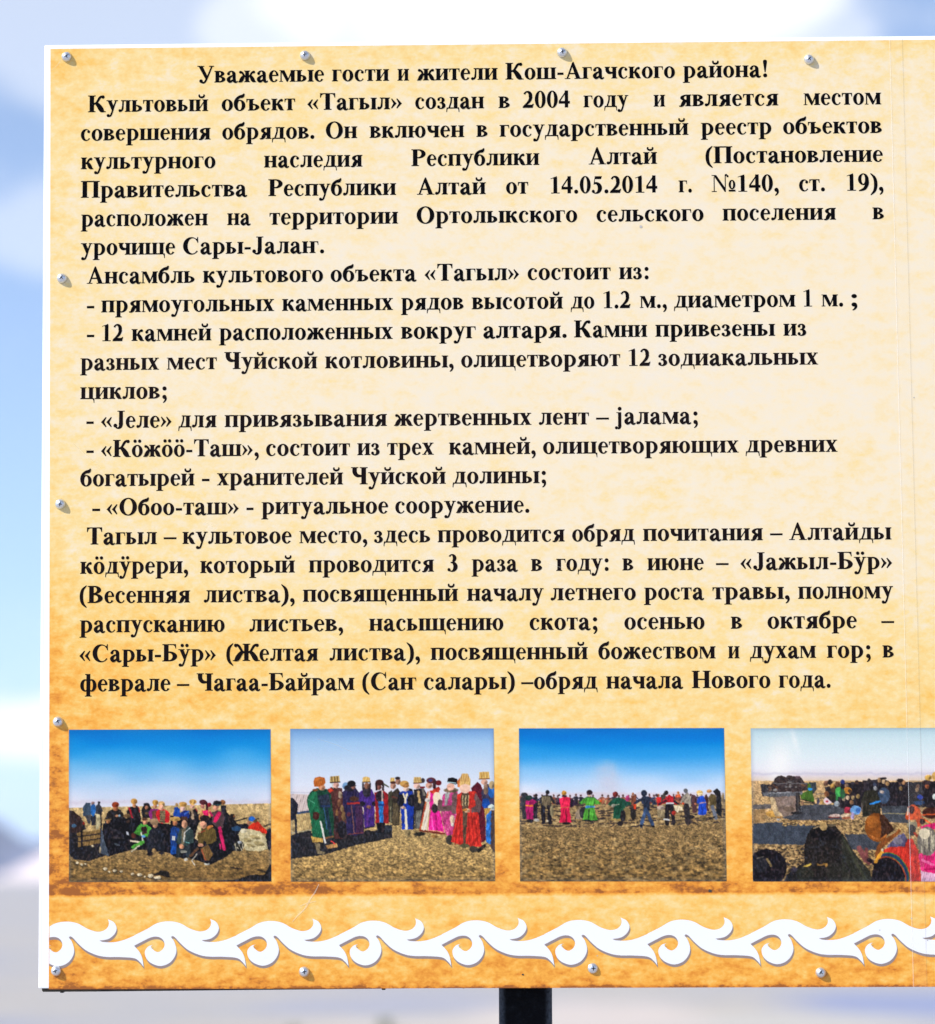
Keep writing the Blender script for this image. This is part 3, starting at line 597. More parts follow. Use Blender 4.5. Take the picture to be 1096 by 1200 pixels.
# --- print of the row of people in long robes
def print_row():
    p = Print(340.5, 854, 580, 1032.5)
    p.vgrad([(854, (112, 160, 218)), (870, (160, 198, 238)), (895, (196, 216, 242)), (920, (220, 227, 245)), (933, (228, 222, 234)), (950, (210, 190, 178))])
    p.ground((196, 168, 116), (142, 112, 66), 951, 1040, 31, 1.0, 1.2)
    p.frame(340, 895, 9.133)
    p.poly([(0, 320), (210, 330), (215, 520), (0, 530)], (212, 192, 190)); p.line(0, 305, 210, 310, 16, (206, 206, 222)); p.poly([(60, 540), (225, 525), (225, 700), (60, 720)], (196, 166, 114))
    p.line(0, 535, 225, 508, 24, (54, 72, 104)); p.poly([(10, 760), (225, 700), (230, 740), (700, 740), (1096, 690), (1096, 790), (700, 870), (360, 970), (10, 1010)], (31, 31, 36))
    p.poly([(1000, 660), (1096, 660), (1096, 720), (900, 760)], (40, 46, 56)); p.line(0, 740, 225, 705, 12, (170, 160, 130))
    p.poly([(0, 370), (30, 360), (90, 430), (80, 520), (50, 600), (0, 600)], (28, 28, 40)); p.line(62, 560, 66, 800, 22, (26, 28, 38)); p.line(10, 800, 200, 900, 60, (26, 26, 30))
    # behind the first
    p.poly([(400, 300), (440, 250), (560, 262), (590, 420), (610, 700), (560, 800), (470, 800), (450, 400)], (74, 40, 38)); p.poly([(380, 280), (440, 260), (470, 290), (420, 310)], (198, 56, 34))
    for x, y, a, b_, c in ((540, 330, 22, 40, (150, 130, 110)), (530, 420, 20, 40, (120, 80, 60)), (560, 480, 18, 40, (150, 120, 84)), (505, 540, 14, 60, (150, 104, 66)), (575, 560, 20, 50, (132, 100, 66)), (500, 640, 30, 90, (40, 24, 26)), (560, 700, 50, 90, (24, 22, 28))): p.ell(x, y, a, b_, c)
    p.ell(497, 230, 32, 36, (216, 164, 152)); p.line(452, 200, 462, 255, 12, (200, 200, 190)); p.poly([(430, 205), (434, 138), (530, 128), (540, 200)], (206, 172, 106)); 
    for x in (452, 482, 512): p.line(x, 140, x, 185, 10, (84, 60, 36))
    p.line(436, 202, 538, 196, 12, (50, 34, 28))
    p.poly([(188, 360), (220, 300), (290, 260), (400, 268), (440, 330), (470, 560), (470, 790), (250, 800), (222, 560), (188, 440)], (20, 62, 46)); p.poly([(190, 360), (235, 300), (290, 300), (300, 420), (345, 640), (345, 785), (240, 780), (222, 560), (190, 440)], (27, 98, 66)); p.poly([(300, 340), (420, 320), (440, 470), (330, 470)], (34, 42, 58))
    p.line(330, 455, 430, 448, 12, (30, 52, 96)); p.line(365, 470, 400, 700, 10, (60, 90, 150)); p.line(395, 480, 440, 780, 30, (24, 40, 58)); p.ell(280, 556, 38, 44, (64, 27, 22)); p.line(200, 380, 260, 420, 8, (80, 150, 120))
    p.poly([(222, 770), (250, 775), (355, 795), (355, 835), (245, 838)], (206, 162, 82)); p.line(360, 800, 460, 775, 20, (120, 80, 50)); p.ell(345, 255, 36, 32, (214, 150, 116)); p.poly([(255, 190), (270, 150), (320, 138), (375, 150), (385, 200), (370, 225), (300, 250), (262, 245)], (188, 98, 36)); p.ell(310, 170, 42, 20, (206, 116, 50)); p.ell(275, 280, 30, 12, (110, 60, 30))
    p.poly([(265, 840), (320, 850), (320, 930), (380, 940), (360, 972), (290, 955)], (126, 112, 86)); p.line(330, 620, 378, 842, 17, (226, 222, 218)); p.poly([(380, 868), (500, 845), (508, 888), (405, 908)], (184, 136, 84)); p.line(440, 826, 480, 850, 14, (220, 60, 60))
    p.ell(600, 240, 36, 40, (120, 160, 205)); p.poly([(568, 300), (620, 245), (700, 250), (745, 310), (770, 440), (795, 560), (795, 742), (690, 770), (610, 760), (600, 560), (572, 440)], (36, 30, 68)); p.ell(640, 262, 60, 35, (30, 26, 36)); p.ell(682, 250, 24, 24, (138, 92, 82)); p.ell(662, 215, 45, 34, (24, 22, 27)); p.line(620, 245, 710, 235, 8, (20, 18, 22))
    p.line(622, 428, 748, 420, 22, (164, 44, 40)); p.ell(690, 375, 50, 26, (74, 46, 34)); p.line(660, 450, 690, 745, 8, (140, 92, 80)); p.poly([(700, 450), (770, 450), (790, 730), (710, 745)], (62, 34, 68)); p.ell(630, 540, 22, 22, (90, 40, 60)); p.ell(650, 785, 60, 25, (24, 22, 26)); p.line(620, 755, 790, 735, 8, (120, 60, 50))
    p.poly([(742, 310), (790, 268), (880, 275), (926, 380), (905, 440), (910, 668), (800, 690), (790, 470), (750, 440)], (64, 38, 118)); p.ell(825, 300, 44, 60, (38, 34, 44)); p.ell(826, 238, 30, 34, (142, 96, 78)); p.poly([(778, 205), (784, 148), (820, 138), (858, 150), (864, 200)], (228, 184, 106)); p.line(780, 200, 862, 196, 10, (70, 50, 40)); p.line(785, 215, 785, 275, 18, (36, 28, 34)); p.line(862, 215, 862, 270, 18, (36, 28, 34))
    p.ell(775, 430, 30, 30, (26, 22, 34)); p.ell(905, 430, 28, 26, (26, 22, 34)); p.ell(845, 465, 24, 20, (156, 104, 88)); p.line(830, 500, 830, 660, 18, (94, 48, 130)); p.line(800, 690, 905, 672, 10, (24, 20, 30)); p.ell(835, 740, 40, 34, (24, 24, 28))
    p.poly([(905, 310), (1000, 278), (1056, 330), (1056, 640), (920, 642), (915, 440)], (150, 28, 34)); p.ell(965, 350, 46, 60, (36, 27, 34)); p.line(990, 290, 990, 400, 14, (190, 170, 160)); p.ell(955, 252, 28, 30, (150, 92, 84)); p.ell(962, 204, 44, 33, (62, 32, 30)); p.line(925, 215, 930, 280, 20, (40, 26, 28)); p.line(1000, 215, 1000, 280, 24, (40, 26, 28)); p.line(1010, 220, 1060, 250, 16, (84, 88, 72))
    p.poly([(945, 400), (1005, 400), (1000, 632), (962, 634)], (36, 118, 200)); p.line(950, 440, 1000, 440, 26, (24, 56, 120)); p.poly([(925, 630), (1020, 630), (1010, 740), (940, 740)], (16, 15, 20)); p.poly([(1056, 310), (1096, 280), (1096, 640), (1056, 620)], (60, 58, 44)); p.line(1080, 460, 1080, 630, 12, (120, 112, 90))
    p.frame(460, 895, 8.984)
    p.poly([(0, 300), (60, 255), (85, 300), (90, 440), (70, 650), (0, 650)], (44, 37, 30)); p.poly([(10, 420), (60, 420), (70, 640), (0, 640)], (86, 74, 54)); p.ell(12, 235, 30, 36, (190, 140, 120)); p.poly([(-20, 195), (-14, 150), (26, 148), (30, 190)], (222, 180, 104)); p.ell(14, 200, 34, 14, (70, 40, 36)); p.ell(64, 190, 28, 34, (168, 122, 104)); p.ell(60, 155, 27, 16, (44, 34, 38)); p.line(0, 350, 60, 360, 14, (90, 50, 40))
    p.poly([(150, 250), (215, 270), (240, 380), (235, 690), (200, 690)], (26, 26, 32)); p.poly([(78, 300), (130, 285), (215, 290), (228, 420), (215, 695), (100, 690), (92, 450)], (24, 54, 158)); p.line(118, 320, 138, 380, 16, (238, 224, 192)); p.line(160, 320, 138, 385, 16, (238, 224, 192)); p.line(138, 380, 138, 410, 22, (238, 224, 192)); p.line(140, 490, 150, 684, 24, (240, 228, 200))
    p.ell(92, 385, 38, 65, (22, 22, 30)); p.ell(206, 388, 46, 62, (22, 22, 30)); p.ell(118, 463, 22, 16, (228, 186, 156)); p.ell(148, 268, 30, 26, (240, 208, 194)); p.ell(130, 214, 48, 34, (206, 158, 86)); p.ell(145, 236, 36, 18, (180, 124, 66)); p.ell(162, 730, 30, 38, (156, 136, 96))
    p.poly([(228, 275), (330, 255), (365, 320), (345, 480), (300, 685), (242, 680)], (36, 34, 38)); p.line(278, 300, 290, 405, 24, (212, 176, 118)); p.line(320, 270, 340, 330, 24, (110, 104, 94)); p.poly([(250, 500), (310, 490), (290, 680), (245, 680)], (106, 106, 100)); p.ell(262, 236, 36, 30, (242, 198, 186)); p.ell(325, 180, 22, 26, (60, 52, 56)); p.poly([(225, 210), (230, 145), (305, 142), (312, 205)], (220, 184, 114))
    for x in (250, 275, 298): p.line(x, 152, x, 190, 7, (150, 110, 66))
    p.line(228, 208, 310, 204, 10, (90, 50, 40)); p.ell(285, 738, 60, 22, (42, 38, 32)); p.line(300, 250, 340, 250, 16, (120, 30, 40))
    p.ell(490, 205, 32, 28, (104, 24, 30)); p.poly([(345, 460), (370, 330), (400, 285), (500, 290), (516, 430), (470, 700), (310, 695)], (234, 220, 200)); p.poly([(402, 300), (445, 285), (432, 470), (505, 505), (548, 728), (380, 712)], (228, 36, 144)); p.line(460, 540, 470, 715, 16, (180, 20, 110)); p.line(415, 560, 430, 700, 14, (246, 90, 180))
    p.poly([(395, 290), (490, 240), (512, 270), (470, 330), (415, 315)], (206, 60, 40)); p.line(380, 300, 345, 450, 14, (206, 96, 44)); p.line(345, 450, 290, 700, 16, (176, 64, 40)); p.line(400, 480, 370, 690, 10, (200, 150, 80)); p.ell(470, 360, 40, 60, (240, 222, 196)); p.line(290, 702, 545, 738, 20, (120, 50, 36)); p.line(370, 700, 540, 722, 7, (230, 180, 110)); p.ell(370, 385, 26, 20, (222, 214, 210)); p.ell(446, 472, 36, 46, (48, 37, 40))
    p.ell(390, 232, 36, 32, (222, 166, 146)); p.ell(412, 180, 50, 32, (92, 42, 50)); p.ell(405, 178, 22, 16, (60, 60, 110)); p.line(450, 190, 445, 250, 34, (60, 34, 40)); p.ell(445, 765, 40, 16, (150, 110, 60))
    p.poly([(515, 470), (532, 330), (600, 288), (690, 300), (705, 430), (655, 755), (565, 752), (520, 560)], (192, 64, 126)); p.poly([(560, 310), (610, 305), (580, 440), (550, 440)], (150, 150, 150))
    for k in range(34): p.ell(530 + (k * 53) % 150, 500 + (k * 37) % 240, 8, 7, (150, 44, 96) if k % 2 else (222, 120, 160))
    p.line(505, 400, 500, 480, 46, (104, 78, 78)); p.line(520, 480, 650, 462, 52, (104, 78, 78)); p.line(665, 340, 652, 500, 62, (104, 78, 80)); p.ell(632, 590, 25, 48, (232, 204, 176)); p.ell(632, 642, 16, 18, (236, 226, 216)); p.ell(620, 282, 76, 28, (124, 104, 84)); p.ell(618, 246, 42, 38, (232, 178, 158)); p.poly([(580, 200), (590, 155), (640, 148), (690, 165), (690, 215), (670, 222)], (19, 17, 21)); p.line(588, 198, 672, 208, 11, (176, 206, 212)); p.ell(600, 800, 38, 50, (56, 51, 47))
    p.poly([(830, 260), (900, 195), (940, 230), (970, 340), (985, 800), (935, 830), (880, 500)], (88, 20, 36)); p.poly([(685, 190), (715, 150), (720, 250), (690, 250)], (220, 120, 62))
    p.poly([(686, 330), (740, 292), (870, 292), (900, 330), (905, 530), (940, 870), (860, 875), (760, 865), (616, 820), (672, 540)], (206, 48, 38)); p.poly([(728, 315), (812, 310), (796, 500), (768, 860), (745, 850), (738, 500)], (86, 66, 52))
    for k in range(6): p.line(728 + k * 16, 340, 726 + k * 15, 440, 7, (206, 190, 140) if k % 2 else (60, 66, 48))
    for x0, x1 in ((690, 660), (720, 700), (800, 815), (835, 860), (865, 900)): p.line(x0, 560, x1, 850, 9, (150, 28, 26))
    p.poly([(880, 310), (945, 410), (925, 515), (835, 515), (830, 470), (885, 440), (860, 360)], (106, 80, 82)); p.ell(792, 494, 32, 24, (236, 188, 148)); p.ell(765, 488, 26, 12, (214, 140, 60)); p.ell(768, 262, 56, 54, (240, 198, 178)); p.poly([(712, 235), (718, 150), (740, 108), (795, 108), (826, 165), (826, 235), (770, 215)], (228, 184, 112)); 
    for x in (735, 758, 780, 802): p.line(x, 118, x, 190, 7, (170, 120, 66))
    p.ell(760, 862, 52, 22, (84, 80, 54)); p.ell(852, 900, 42, 34, (62, 57, 48)); p.poly([(880, 900), (980, 840), (975, 880), (900, 940)], (30, 28, 26))
    p.poly([(935, 300), (1000, 215), (1075, 245), (1075, 480), (965, 480)], (60, 54, 80)); p.ell(1046, 300, 36, 62, (32, 98, 184)); p.ell(988, 425, 42, 56, (24, 74, 162)); p.ell(985, 270, 24, 60, (150, 120, 100)); p.ell(972, 198, 36, 30, (228, 178, 158)); p.poly([(918, 165), (920, 92), (1022, 88), (1028, 160)], (230, 188, 106))
    for x in (940, 968, 998): p.line(x, 98, x, 150, 8, (180, 130, 66))
    p.line(918, 166, 1026, 162, 10, (120, 70, 36)); p.ell(1052, 230, 32, 44, (196, 168, 122)); p.ell(1045, 460, 40, 26, (224, 236, 226)); p.poly([(965, 470), (1040, 470), (1000, 560), (975, 540)], (180, 140, 70)); p.poly([(988, 545), (1040, 490), (1032, 855), (985, 820)], (44, 116, 212)); p.poly([(1040, 490), (1080, 490), (1080, 935), (1030, 885)], (74, 54, 46))
    return p.done(919, 4)

# --- print of the ring dance
def print_dance():
    p = Print(608.5, 853, 851, 1032.5)
    p.vgrad([(853, (0, 112, 205)), (870, (0, 134, 222)), (885, (50, 160, 234)), (903, (136, 196, 246)), (920, (196, 220, 250)), (931, (222, 226, 244))])
    p.a += (p.vnoise(50, 12, 8)[..., None] - .5) * np.array([30, 14, 4])
    dx = (p.X - 712 - (p.Y - 905) * .05) / (9 + np.clip((p.Y - 890) * .25, 0, 14)); m = np.exp(-dx ** 2) * np.clip((p.Y - 888) / 12, 0, 1) * (.35 + .5 * p.vnoise(7, 6, 9))
    p.a = p.a * (1 - m[..., None]) + np.array([206, 202, 220]) * m[..., None]
    m = np.clip((p.Y - 926.5 - 2.5 * p.vnoise(8, 300, 4)) / 1.5, 0, 1)[..., None] * .55; p.a = p.a * (1 - m) + np.array([214, 200, 214]) * m
    p.ground((150, 124, 86), (118, 92, 54), 937, 1036, 51, 1.15, 1.5)
    n = np.clip(p.vnoise(7, 3.6, 60) * 1.5 - .85, 0, 1) * np.clip((p.Y - 972) / 20, 0, 1); p.a = p.a * (1 - n[..., None] * .75) + np.array([200, 172, 122]) * n[..., None] * .75
    p.frame(606, 915, 8.839)
    for y in range(235, 480, 26):
        for x in range(40, 2150, 60):
            r = random.Random(x * 7 + y); p.line(x + r.uniform(-30, 30), y + r.uniform(-8, 8) - (x > 1100) * (x - 1100) * .04, x + r.uniform(20, 90), y + r.uniform(-14, 6) - (x > 1100) * (x - 1100) * .04, r.uniform(7, 15), (52, 44, 44) if r.random() < .62 else (176, 150, 106))
    for k in range(34):
        r = random.Random(k + 90); x = 60 + k * 62 + r.uniform(-22, 22); y = 150 + r.uniform(-8, 10)
        c = r.choice([(60, 52, 66), (40, 38, 48), (120, 60, 60), (90, 70, 80), (50, 60, 90), (150, 90, 70)])
        p.ell(x, y, 11, 13, (92, 62, 56)); p.poly([(x - 18, y + 14), (x + 18, y + 14), (x + 22, y + 90), (x - 22, y + 90)], c); p.line(x - 15, y + 24, x - 48, y + 46, 12, c); p.line(x + 15, y + 24, x + 48, y + 46, 12, c)
    p.poly([(35, 180), (80, 130), (120, 160), (110, 390), (60, 402), (45, 300)], (52, 50, 57)); p.ell(75, 140, 34, 20, (34, 32, 36))
    p.poly([(170, 180), (200, 150), (218, 170), (210, 390), (165, 390)], (26, 24, 32)); p.ell(202, 146, 15, 16, (34, 28, 32))
    p.poly([(88, 210), (120, 185), (170, 195), (212, 218), (170, 240), (165, 405), (95, 400)], (172, 28, 98)); p.line(95, 253, 160, 259, 16, (230, 126, 46)); p.ell(123, 175, 36, 28, (32, 52, 48)); p.ell(140, 412, 26, 18, (30, 25, 28)); p.line(120, 300, 130, 395, 10, (130, 16, 74))
    p.poly([(222, 225), (262, 148), (360, 150), (402, 230), (380, 240), (352, 205), (350, 272), (255, 272), (250, 205), (238, 235)], (38, 35, 36)); p.poly([(258, 160), (346, 160), (346, 268), (258, 268)], (112, 99, 78)); p.line(268, 270, 274, 425, 42, (25, 22, 28)); p.line(335, 270, 340, 430, 42, (25, 22, 28)); p.ell(318, 117, 20, 23, (24, 22, 27)); p.ell(200, 405, 32, 14, (190, 186, 178)); p.ell(315, 415, 12, 10, (200, 190, 170))
    p.ell(362, 310, 18, 58, (154, 140, 106)); p.ell(440, 150, 12, 14, (60, 40, 40))
    p.poly([(400, 240), (440, 178), (460, 250), (430, 245)], (40, 24, 40)); p.poly([(545, 180), (585, 195), (640, 235), (605, 252), (550, 280)], (38, 26, 44)); p.poly([(440, 182), (500, 162), (552, 172), (550, 272), (456, 272)], (230, 36, 78)); p.poly([(458, 276), (546, 276), (560, 432), (440, 432)], (220, 27, 74)); p.line(456, 272, 550, 272, 10, (200, 90, 70)); p.line(508, 300, 514, 432, 15, (118, 15, 42)); p.ell(490, 126, 26, 26, (222, 158, 66)); p.ell(494, 158, 26, 12, (42, 20, 26)); p.ell(512, 440, 42, 13, (26, 20, 24))
    p.poly([(602, 330), (650, 272), (690, 290), (672, 402), (608, 392)], (154, 134, 114)); p.ell(690, 330, 42, 62, (44, 41, 48))
    p.poly([(646, 222), (710, 170), (800, 172), (872, 228), (865, 246), (800, 235), (795, 270), (838, 412), (678, 406), (715, 270), (712, 232), (664, 242)], (80, 160, 56)); p.line(718, 270, 800, 266, 18, (72, 144, 206)); p.line(745, 300, 742, 402, 14, (34, 66, 30)); p.line(790, 300, 808, 400, 9, (52, 112, 40)); p.line(676, 406, 836, 412, 9, BLK); p.ell(674, 448, 22, 30, (156, 130, 90)); p.ell(832, 446, 22, 30, (156, 130, 90)); p.ell(753, 157, 22, 9, (228, 194, 164)); p.ell(754, 121, 31, 28, (36, 19, 27))
    p.ell(868, 208, 13, 14, (226, 92, 44)); p.poly([(940, 245), (985, 195), (1055, 168), (1120, 190), (1130, 260), (1100, 390), (996, 394), (1004, 262)], (22, 74, 54)); p.ell(1000, 256, 20, 17, (176, 172, 156)); p.line(984, 402, 1096, 402, 20, (156, 130, 76)); p.ell(1022, 140, 29, 29, (118, 38, 38)); p.ell(1070, 440, 30, 26, (30, 25, 28)); p.line(1010, 250, 1060, 245, 8, (180, 170, 150))
    p.frame(728, 915, 8.839)
    p.poly([(-20, 190), (20, 185), (118, 232), (105, 250), (0, 270)], (24, 66, 50)); p.ell(60, 340, 50, 62, (138, 118, 78)); p.ell(128, 335, 30, 72, (36, 31, 30)); p.ell(20, 360, 30, 60, (30, 27, 30)); p.ell(70, 180, 22, 32, (196, 66, 126)); p.poly([(105, 150), (165, 150), (160, 250), (112, 250)], (112, 62, 46)); p.ell(128, 135, 13, 14, (150, 90, 50)); p.line(145, 235, 145, 280, 24, (222, 64, 32)); p.ell(190, 240, 32, 24, (212, 178, 130))
    for k in range(14): p.line(20 + k * 62, 470 - k * 8, 70 + k * 62, 458 - k * 8, 12, (188, 160, 112)); p.line(160 + k * 50, 400 - k * 6, 200 + k * 50, 392 - k * 6, 9, (180, 150, 104))
    p.poly([(375, 170), (420, 165), (415, 270), (380, 275)], (206, 44, 44)); p.ell(392, 150, 12, 14, (190, 120, 70)); p.ell(372, 150, 14, 16, (66, 46, 54)); p.poly([(415, 150), (455, 120), (470, 230), (425, 230)], (64, 58, 54))
    p.poly([(128, 230), (215, 172), (240, 158), (292, 160), (384, 238), (360, 244), (302, 212), (296, 305), (234, 302), (230, 205), (140, 245)], (35, 43, 62)); p.line(256, 300, 210, 462, 38, (62, 84, 122)); p.line(266, 300, 330, 462, 34, (58, 78, 116)); p.ell(243, 128, 31, 33, (30, 38, 56)); p.ell(330, 468, 22, 10, BLK); p.ell(208, 466, 18, 10, BLK)
    p.poly([(376, 292), (455, 300), (462, 380), (380, 380)], (154, 136, 104)); p.ell(415, 275, 40, 24, (196, 176, 160)); p.poly([(392, 240), (468, 172), (502, 140), (548, 172), (556, 220), (600, 240), (580, 252), (540, 226), (470, 230), (402, 252)], (178, 32, 42)); p.line(400, 240, 470, 205, 22, (62, 26, 36)); p.ell(508, 265, 46, 42, (31, 27, 31)); p.line(474, 232, 545, 232, 15, (218, 218, 224)); p.line(480, 280, 478, 440, 44, (28, 25, 29)); p.line(530, 290, 545, 435, 38, (28, 25, 29)); p.line(445, 398, 500, 402, 13, (214, 214, 214)); p.ell(472, 124, 23, 24, (32, 27, 30)); p.line(560, 215, 600, 240, 20, (26, 22, 30))
    p.poly([(565, 140), (620, 140), (630, 200), (570, 205)], (218, 94, 58)); p.ell(597, 124, 13, 15, (228, 148, 90)); p.ell(600, 190, 30, 20, (120, 70, 60)); p.poly([(562, 305), (545, 250), (600, 262), (642, 270), (640, 310), (604, 300), (592, 332)], (228, 210, 176)); p.ell(550, 332, 22, 22, (176, 52, 42))
    p.poly([(616, 222), (655, 145), (695, 118), (726, 165), (728, 268), (650, 268), (655, 225), (630, 235)], (154, 144, 130)); p.line(640, 225, 690, 165, 10, (110, 100, 92)); p.line(680, 265, 695, 430, 60, (40, 35, 37)); p.ell(648, 236, 13, 12, (228, 84, 44)); p.ell(675, 104, 23, 24, (96, 96, 102)); p.poly([(700, 340), (770, 370), (760, 390), (710, 400)], (36, 32, 34))
    p.poly([(735, 140), (780, 150), (790, 330), (740, 330)], (84, 54, 58)); p.poly([(872, 150), (905, 160), (910, 320), (880, 300)], (70, 44, 46))
    p.poly([(786, 222), (812, 160), (860, 152), (884, 220), (888, 352), (798, 350), (808, 232)], (32, 74, 198)); p.line(820, 232, 880, 225, 10, (228, 164, 146)); p.ell(820, 118, 32, 20, (226, 186, 112)); p.ell(826, 138, 28, 16, (236, 214, 166)); p.ell(850, 383, 30, 28, (134, 114, 80)); p.line(840, 250, 842, 345, 9, (22, 50, 150)); p.ell(775, 240, 12, 14, (200, 120, 90))
    p.poly([(902, 182), (938, 132), (985, 148), (994, 262), (928, 266), (925, 210)], (94, 80, 50)); p.line(950, 268, 985, 385, 38, (112, 118, 134)); p.ell(920, 108, 28, 18, (216, 154, 94)); p.poly([(958, 108), (1000, 78), (1036, 112), (1048, 250), (1042, 372), (985, 335), (992, 160)], (29, 29, 33)); p.ell(1060, 185, 18, 60, (150, 128, 96)); p.line(920, 390, 970, 375, 16, (30, 28, 30))
    return p.done(925, 5)

# --- print of the crowd at the altar
def print_altar():
    p = Print(881, 853, 1122, 1032.5)
    p.vgrad([(853, (182, 212, 226)), (866, (206, 228, 238)), (885, (222, 236, 244)), (900, (232, 234, 244)), (908, (222, 214, 226)), (914, (226, 206, 190))])
    m = np.exp(-((p.X - 921 + (p.Y - 853) * .15) / 16) ** 2 - ((p.Y - 895) / 26) ** 2)[..., None] * .85; p.a = p.a * (1 - m) + np.array([248, 248, 250]) * m
    m = np.exp(-((p.X - 931 - (p.Y - 860) * .25) / 3.4) ** 2)[..., None] * np.clip(1 - abs(p.Y - 868) / 22, 0, 1)[..., None] * .5; p.a = p.a * (1 - m) + np.array([250, 250, 252]) * m
    m = np.clip(1 - abs(p.Y - 905.5 - 2.4 * p.vnoise(7, 300, 3)) / 2.2, 0, 1)[..., None] * .5; p.a = p.a * (1 - m) + np.array([190, 188, 212]) * m
    p.ground((202, 166, 120), (120, 96, 62), 914.5, 1040, 71, .9, 1.3)
    p.frame(880, 900, 8.955)
    def hush(pts, c=(60, 66, 78)): p.poly(pts, c, 14)
    hush([(20, 385), (210, 375), (215, 425), (20, 430)], (96, 90, 90)); hush([(340, 430), (560, 385), (985, 380), (985, 540), (700, 545), (420, 545), (340, 520)], (70, 72, 80)); hush([(20, 580), (260, 565), (700, 605), (640, 690), (560, 805), (20, 790)], (60, 67, 80)); hush([(20, 440), (160, 430), (150, 560), (20, 580)], (160, 126, 84))
    for k in range(330):
        r = random.Random(k); x, y = r.uniform(30, 580), r.uniform(800, 1080); p.ell(x, y, r.uniform(8, 22), r.uniform(5, 11), r.choice([(206, 172, 120), (176, 142, 98), (70, 56, 42), (50, 42, 36)]))
    for k in range(200):
        r = random.Random(k + 500); x, y = r.uniform(330, 1000), r.uniform(545, 600); p.ell(x, y, r.uniform(6, 14), r.uniform(4, 8), r.choice([(214, 176, 112), (150, 116, 74), (90, 70, 48)]))
    p.ell(245, 478, 85, 36, (206, 156, 78)); p.ell(300, 500, 40, 20, (190, 130, 60))
    p.poly([(104, 175), (118, 165), (205, 172), (180, 292), (125, 296)], (50, 48, 54)); p.poly([(615, 150), (692, 148), (697, 230), (640, 290)], (56, 62, 68))
    p.poly([(545, 165), (620, 160), (655, 250), (672, 365), (528, 330), (525, 262), (600, 240)], (66, 98, 36)); p.line(530, 325, 670, 362, 10, (30, 28, 24)); p.ell(628, 222, 22, 14, (46, 146, 222)); p.line(530, 350, 700, 380, 12, (46, 42, 40)); p.ell(545, 365, 14, 22, (170, 130, 100))
    p.poly([(206, 305), (290, 292), (482, 292), (492, 455), (430, 490), (345, 514), (250, 450)], (134, 114, 104), 22); p.poly([(206, 305), (250, 312), (290, 440), (338, 505), (262, 510), (220, 400)], (196, 170, 132), 18); p.ell(390, 350, 60, 40, (150, 130, 122)); p.ell(400, 430, 60, 30, (110, 92, 80))
    p.poly([(130, 255), (200, 250), (545, 228), (545, 275), (475, 292), (210, 302), (140, 288)], (98, 99, 106)); p.line(200, 262, 470, 245, 12, (150, 152, 158)); p.poly([(172, 215), (240, 160), (600, 150), (600, 225), (540, 245), (200, 255)], (48, 46, 54)); 
    for k in range(12): r = random.Random(k + 40); p.ell(190 + k * 22, r.uniform(190, 245), r.uniform(12, 24), r.uniform(8, 14), r.choice([(150, 152, 156), (90, 92, 98), (60, 60, 68)]))
    p.poly([(176, 225), (205, 180), (236, 150), (252, 112), (290, 82), (330, 76), (372, 92), (400, 74), (440, 80), (480, 88), (520, 86), (556, 120), (572, 150), (604, 172), (600, 230), (540, 246), (200, 250)], (58, 47, 46), 20)
    for k in range(46):
        r = random.Random(k + 300); x, y = r.uniform(200, 580), r.uniform(100, 235)
        if y > 90 + abs(x - 400) * .35: p.ell(x, y, r.uniform(9, 24), r.uniform(6, 13), r.choice([(92, 62, 48), (44, 36, 38), (112, 84, 66), (70, 66, 70), (130, 126, 126), (36, 30, 34)]), r.uniform(-.5, .5))
    p.line(240, 158, 590, 160, 9, (100, 98, 102)); p.ell(500, 96, 30, 16, (112, 88, 98)); p.line(494, 270, 490, 460, 34, (58, 54, 54)); p.line(480, 290, 478, 440, 10, (24, 22, 24)); p.line(514, 265, 518, 440, 12, (30, 28, 28)); p.ell(290, 540, 20, 12, (180, 176, 176)); p.ell(480, 470, 60, 14, (36, 34, 36))
    p.line(690, 270, 770, 270, 8, (90, 90, 96)); p.line(680, 320, 780, 310, 8, (90, 84, 80)); p.ell(711, 348, 15, 30, (62, 62, 84)); p.ell(752, 355, 20, 20, (194, 154, 92)); p.ell(812, 342, 46, 36, (228, 206, 212)); p.ell(805, 350, 16, 10, (200, 60, 80))
    p.poly([(780, 200), (840, 190), (985, 170), (985, 420), (900, 400), (800, 310)], (40, 35, 38))
    for x, y, c in ((795, 160, (120, 84, 70)), (838, 150, (40, 34, 36)), (862, 190, (170, 130, 70)), (915, 165, (130, 90, 66)), (970, 150, (50, 60, 110)), (960, 190, (110, 80, 64)), (800, 270, (140, 90, 60)), (870, 230, (70, 54, 40)), (905, 372, (160, 170, 180))): p.ell(x, y, 26, 30, c)
    p.ell(932, 250, 44, 50, (66, 158, 78)); p.ell(905, 300, 16, 40, (50, 130, 70)); p.ell(860, 300, 40, 30, (44, 40, 30)); p.poly([(810, 505), (850, 480), (930, 480), (940, 505), (880, 520)], (206, 176, 166)); p.line(820, 515, 930, 518, 10, (120, 50, 50))
    p.ell(165, 1040, 205, 195, (17, 13, 18)); p.ell(100, 1010, 70, 80, (30, 30, 36)); p.line(60, 940, 130, 925, 14, (92, 84, 80)); p.line(165, 950, 205, 1020, 22, (128, 108, 72)); p.poly([(330, 1190), (370, 1110), (440, 1060), (560, 980), (640, 1190)], (22, 21, 24)); p.ell(450, 1060, 40, 24, (50, 46, 58))
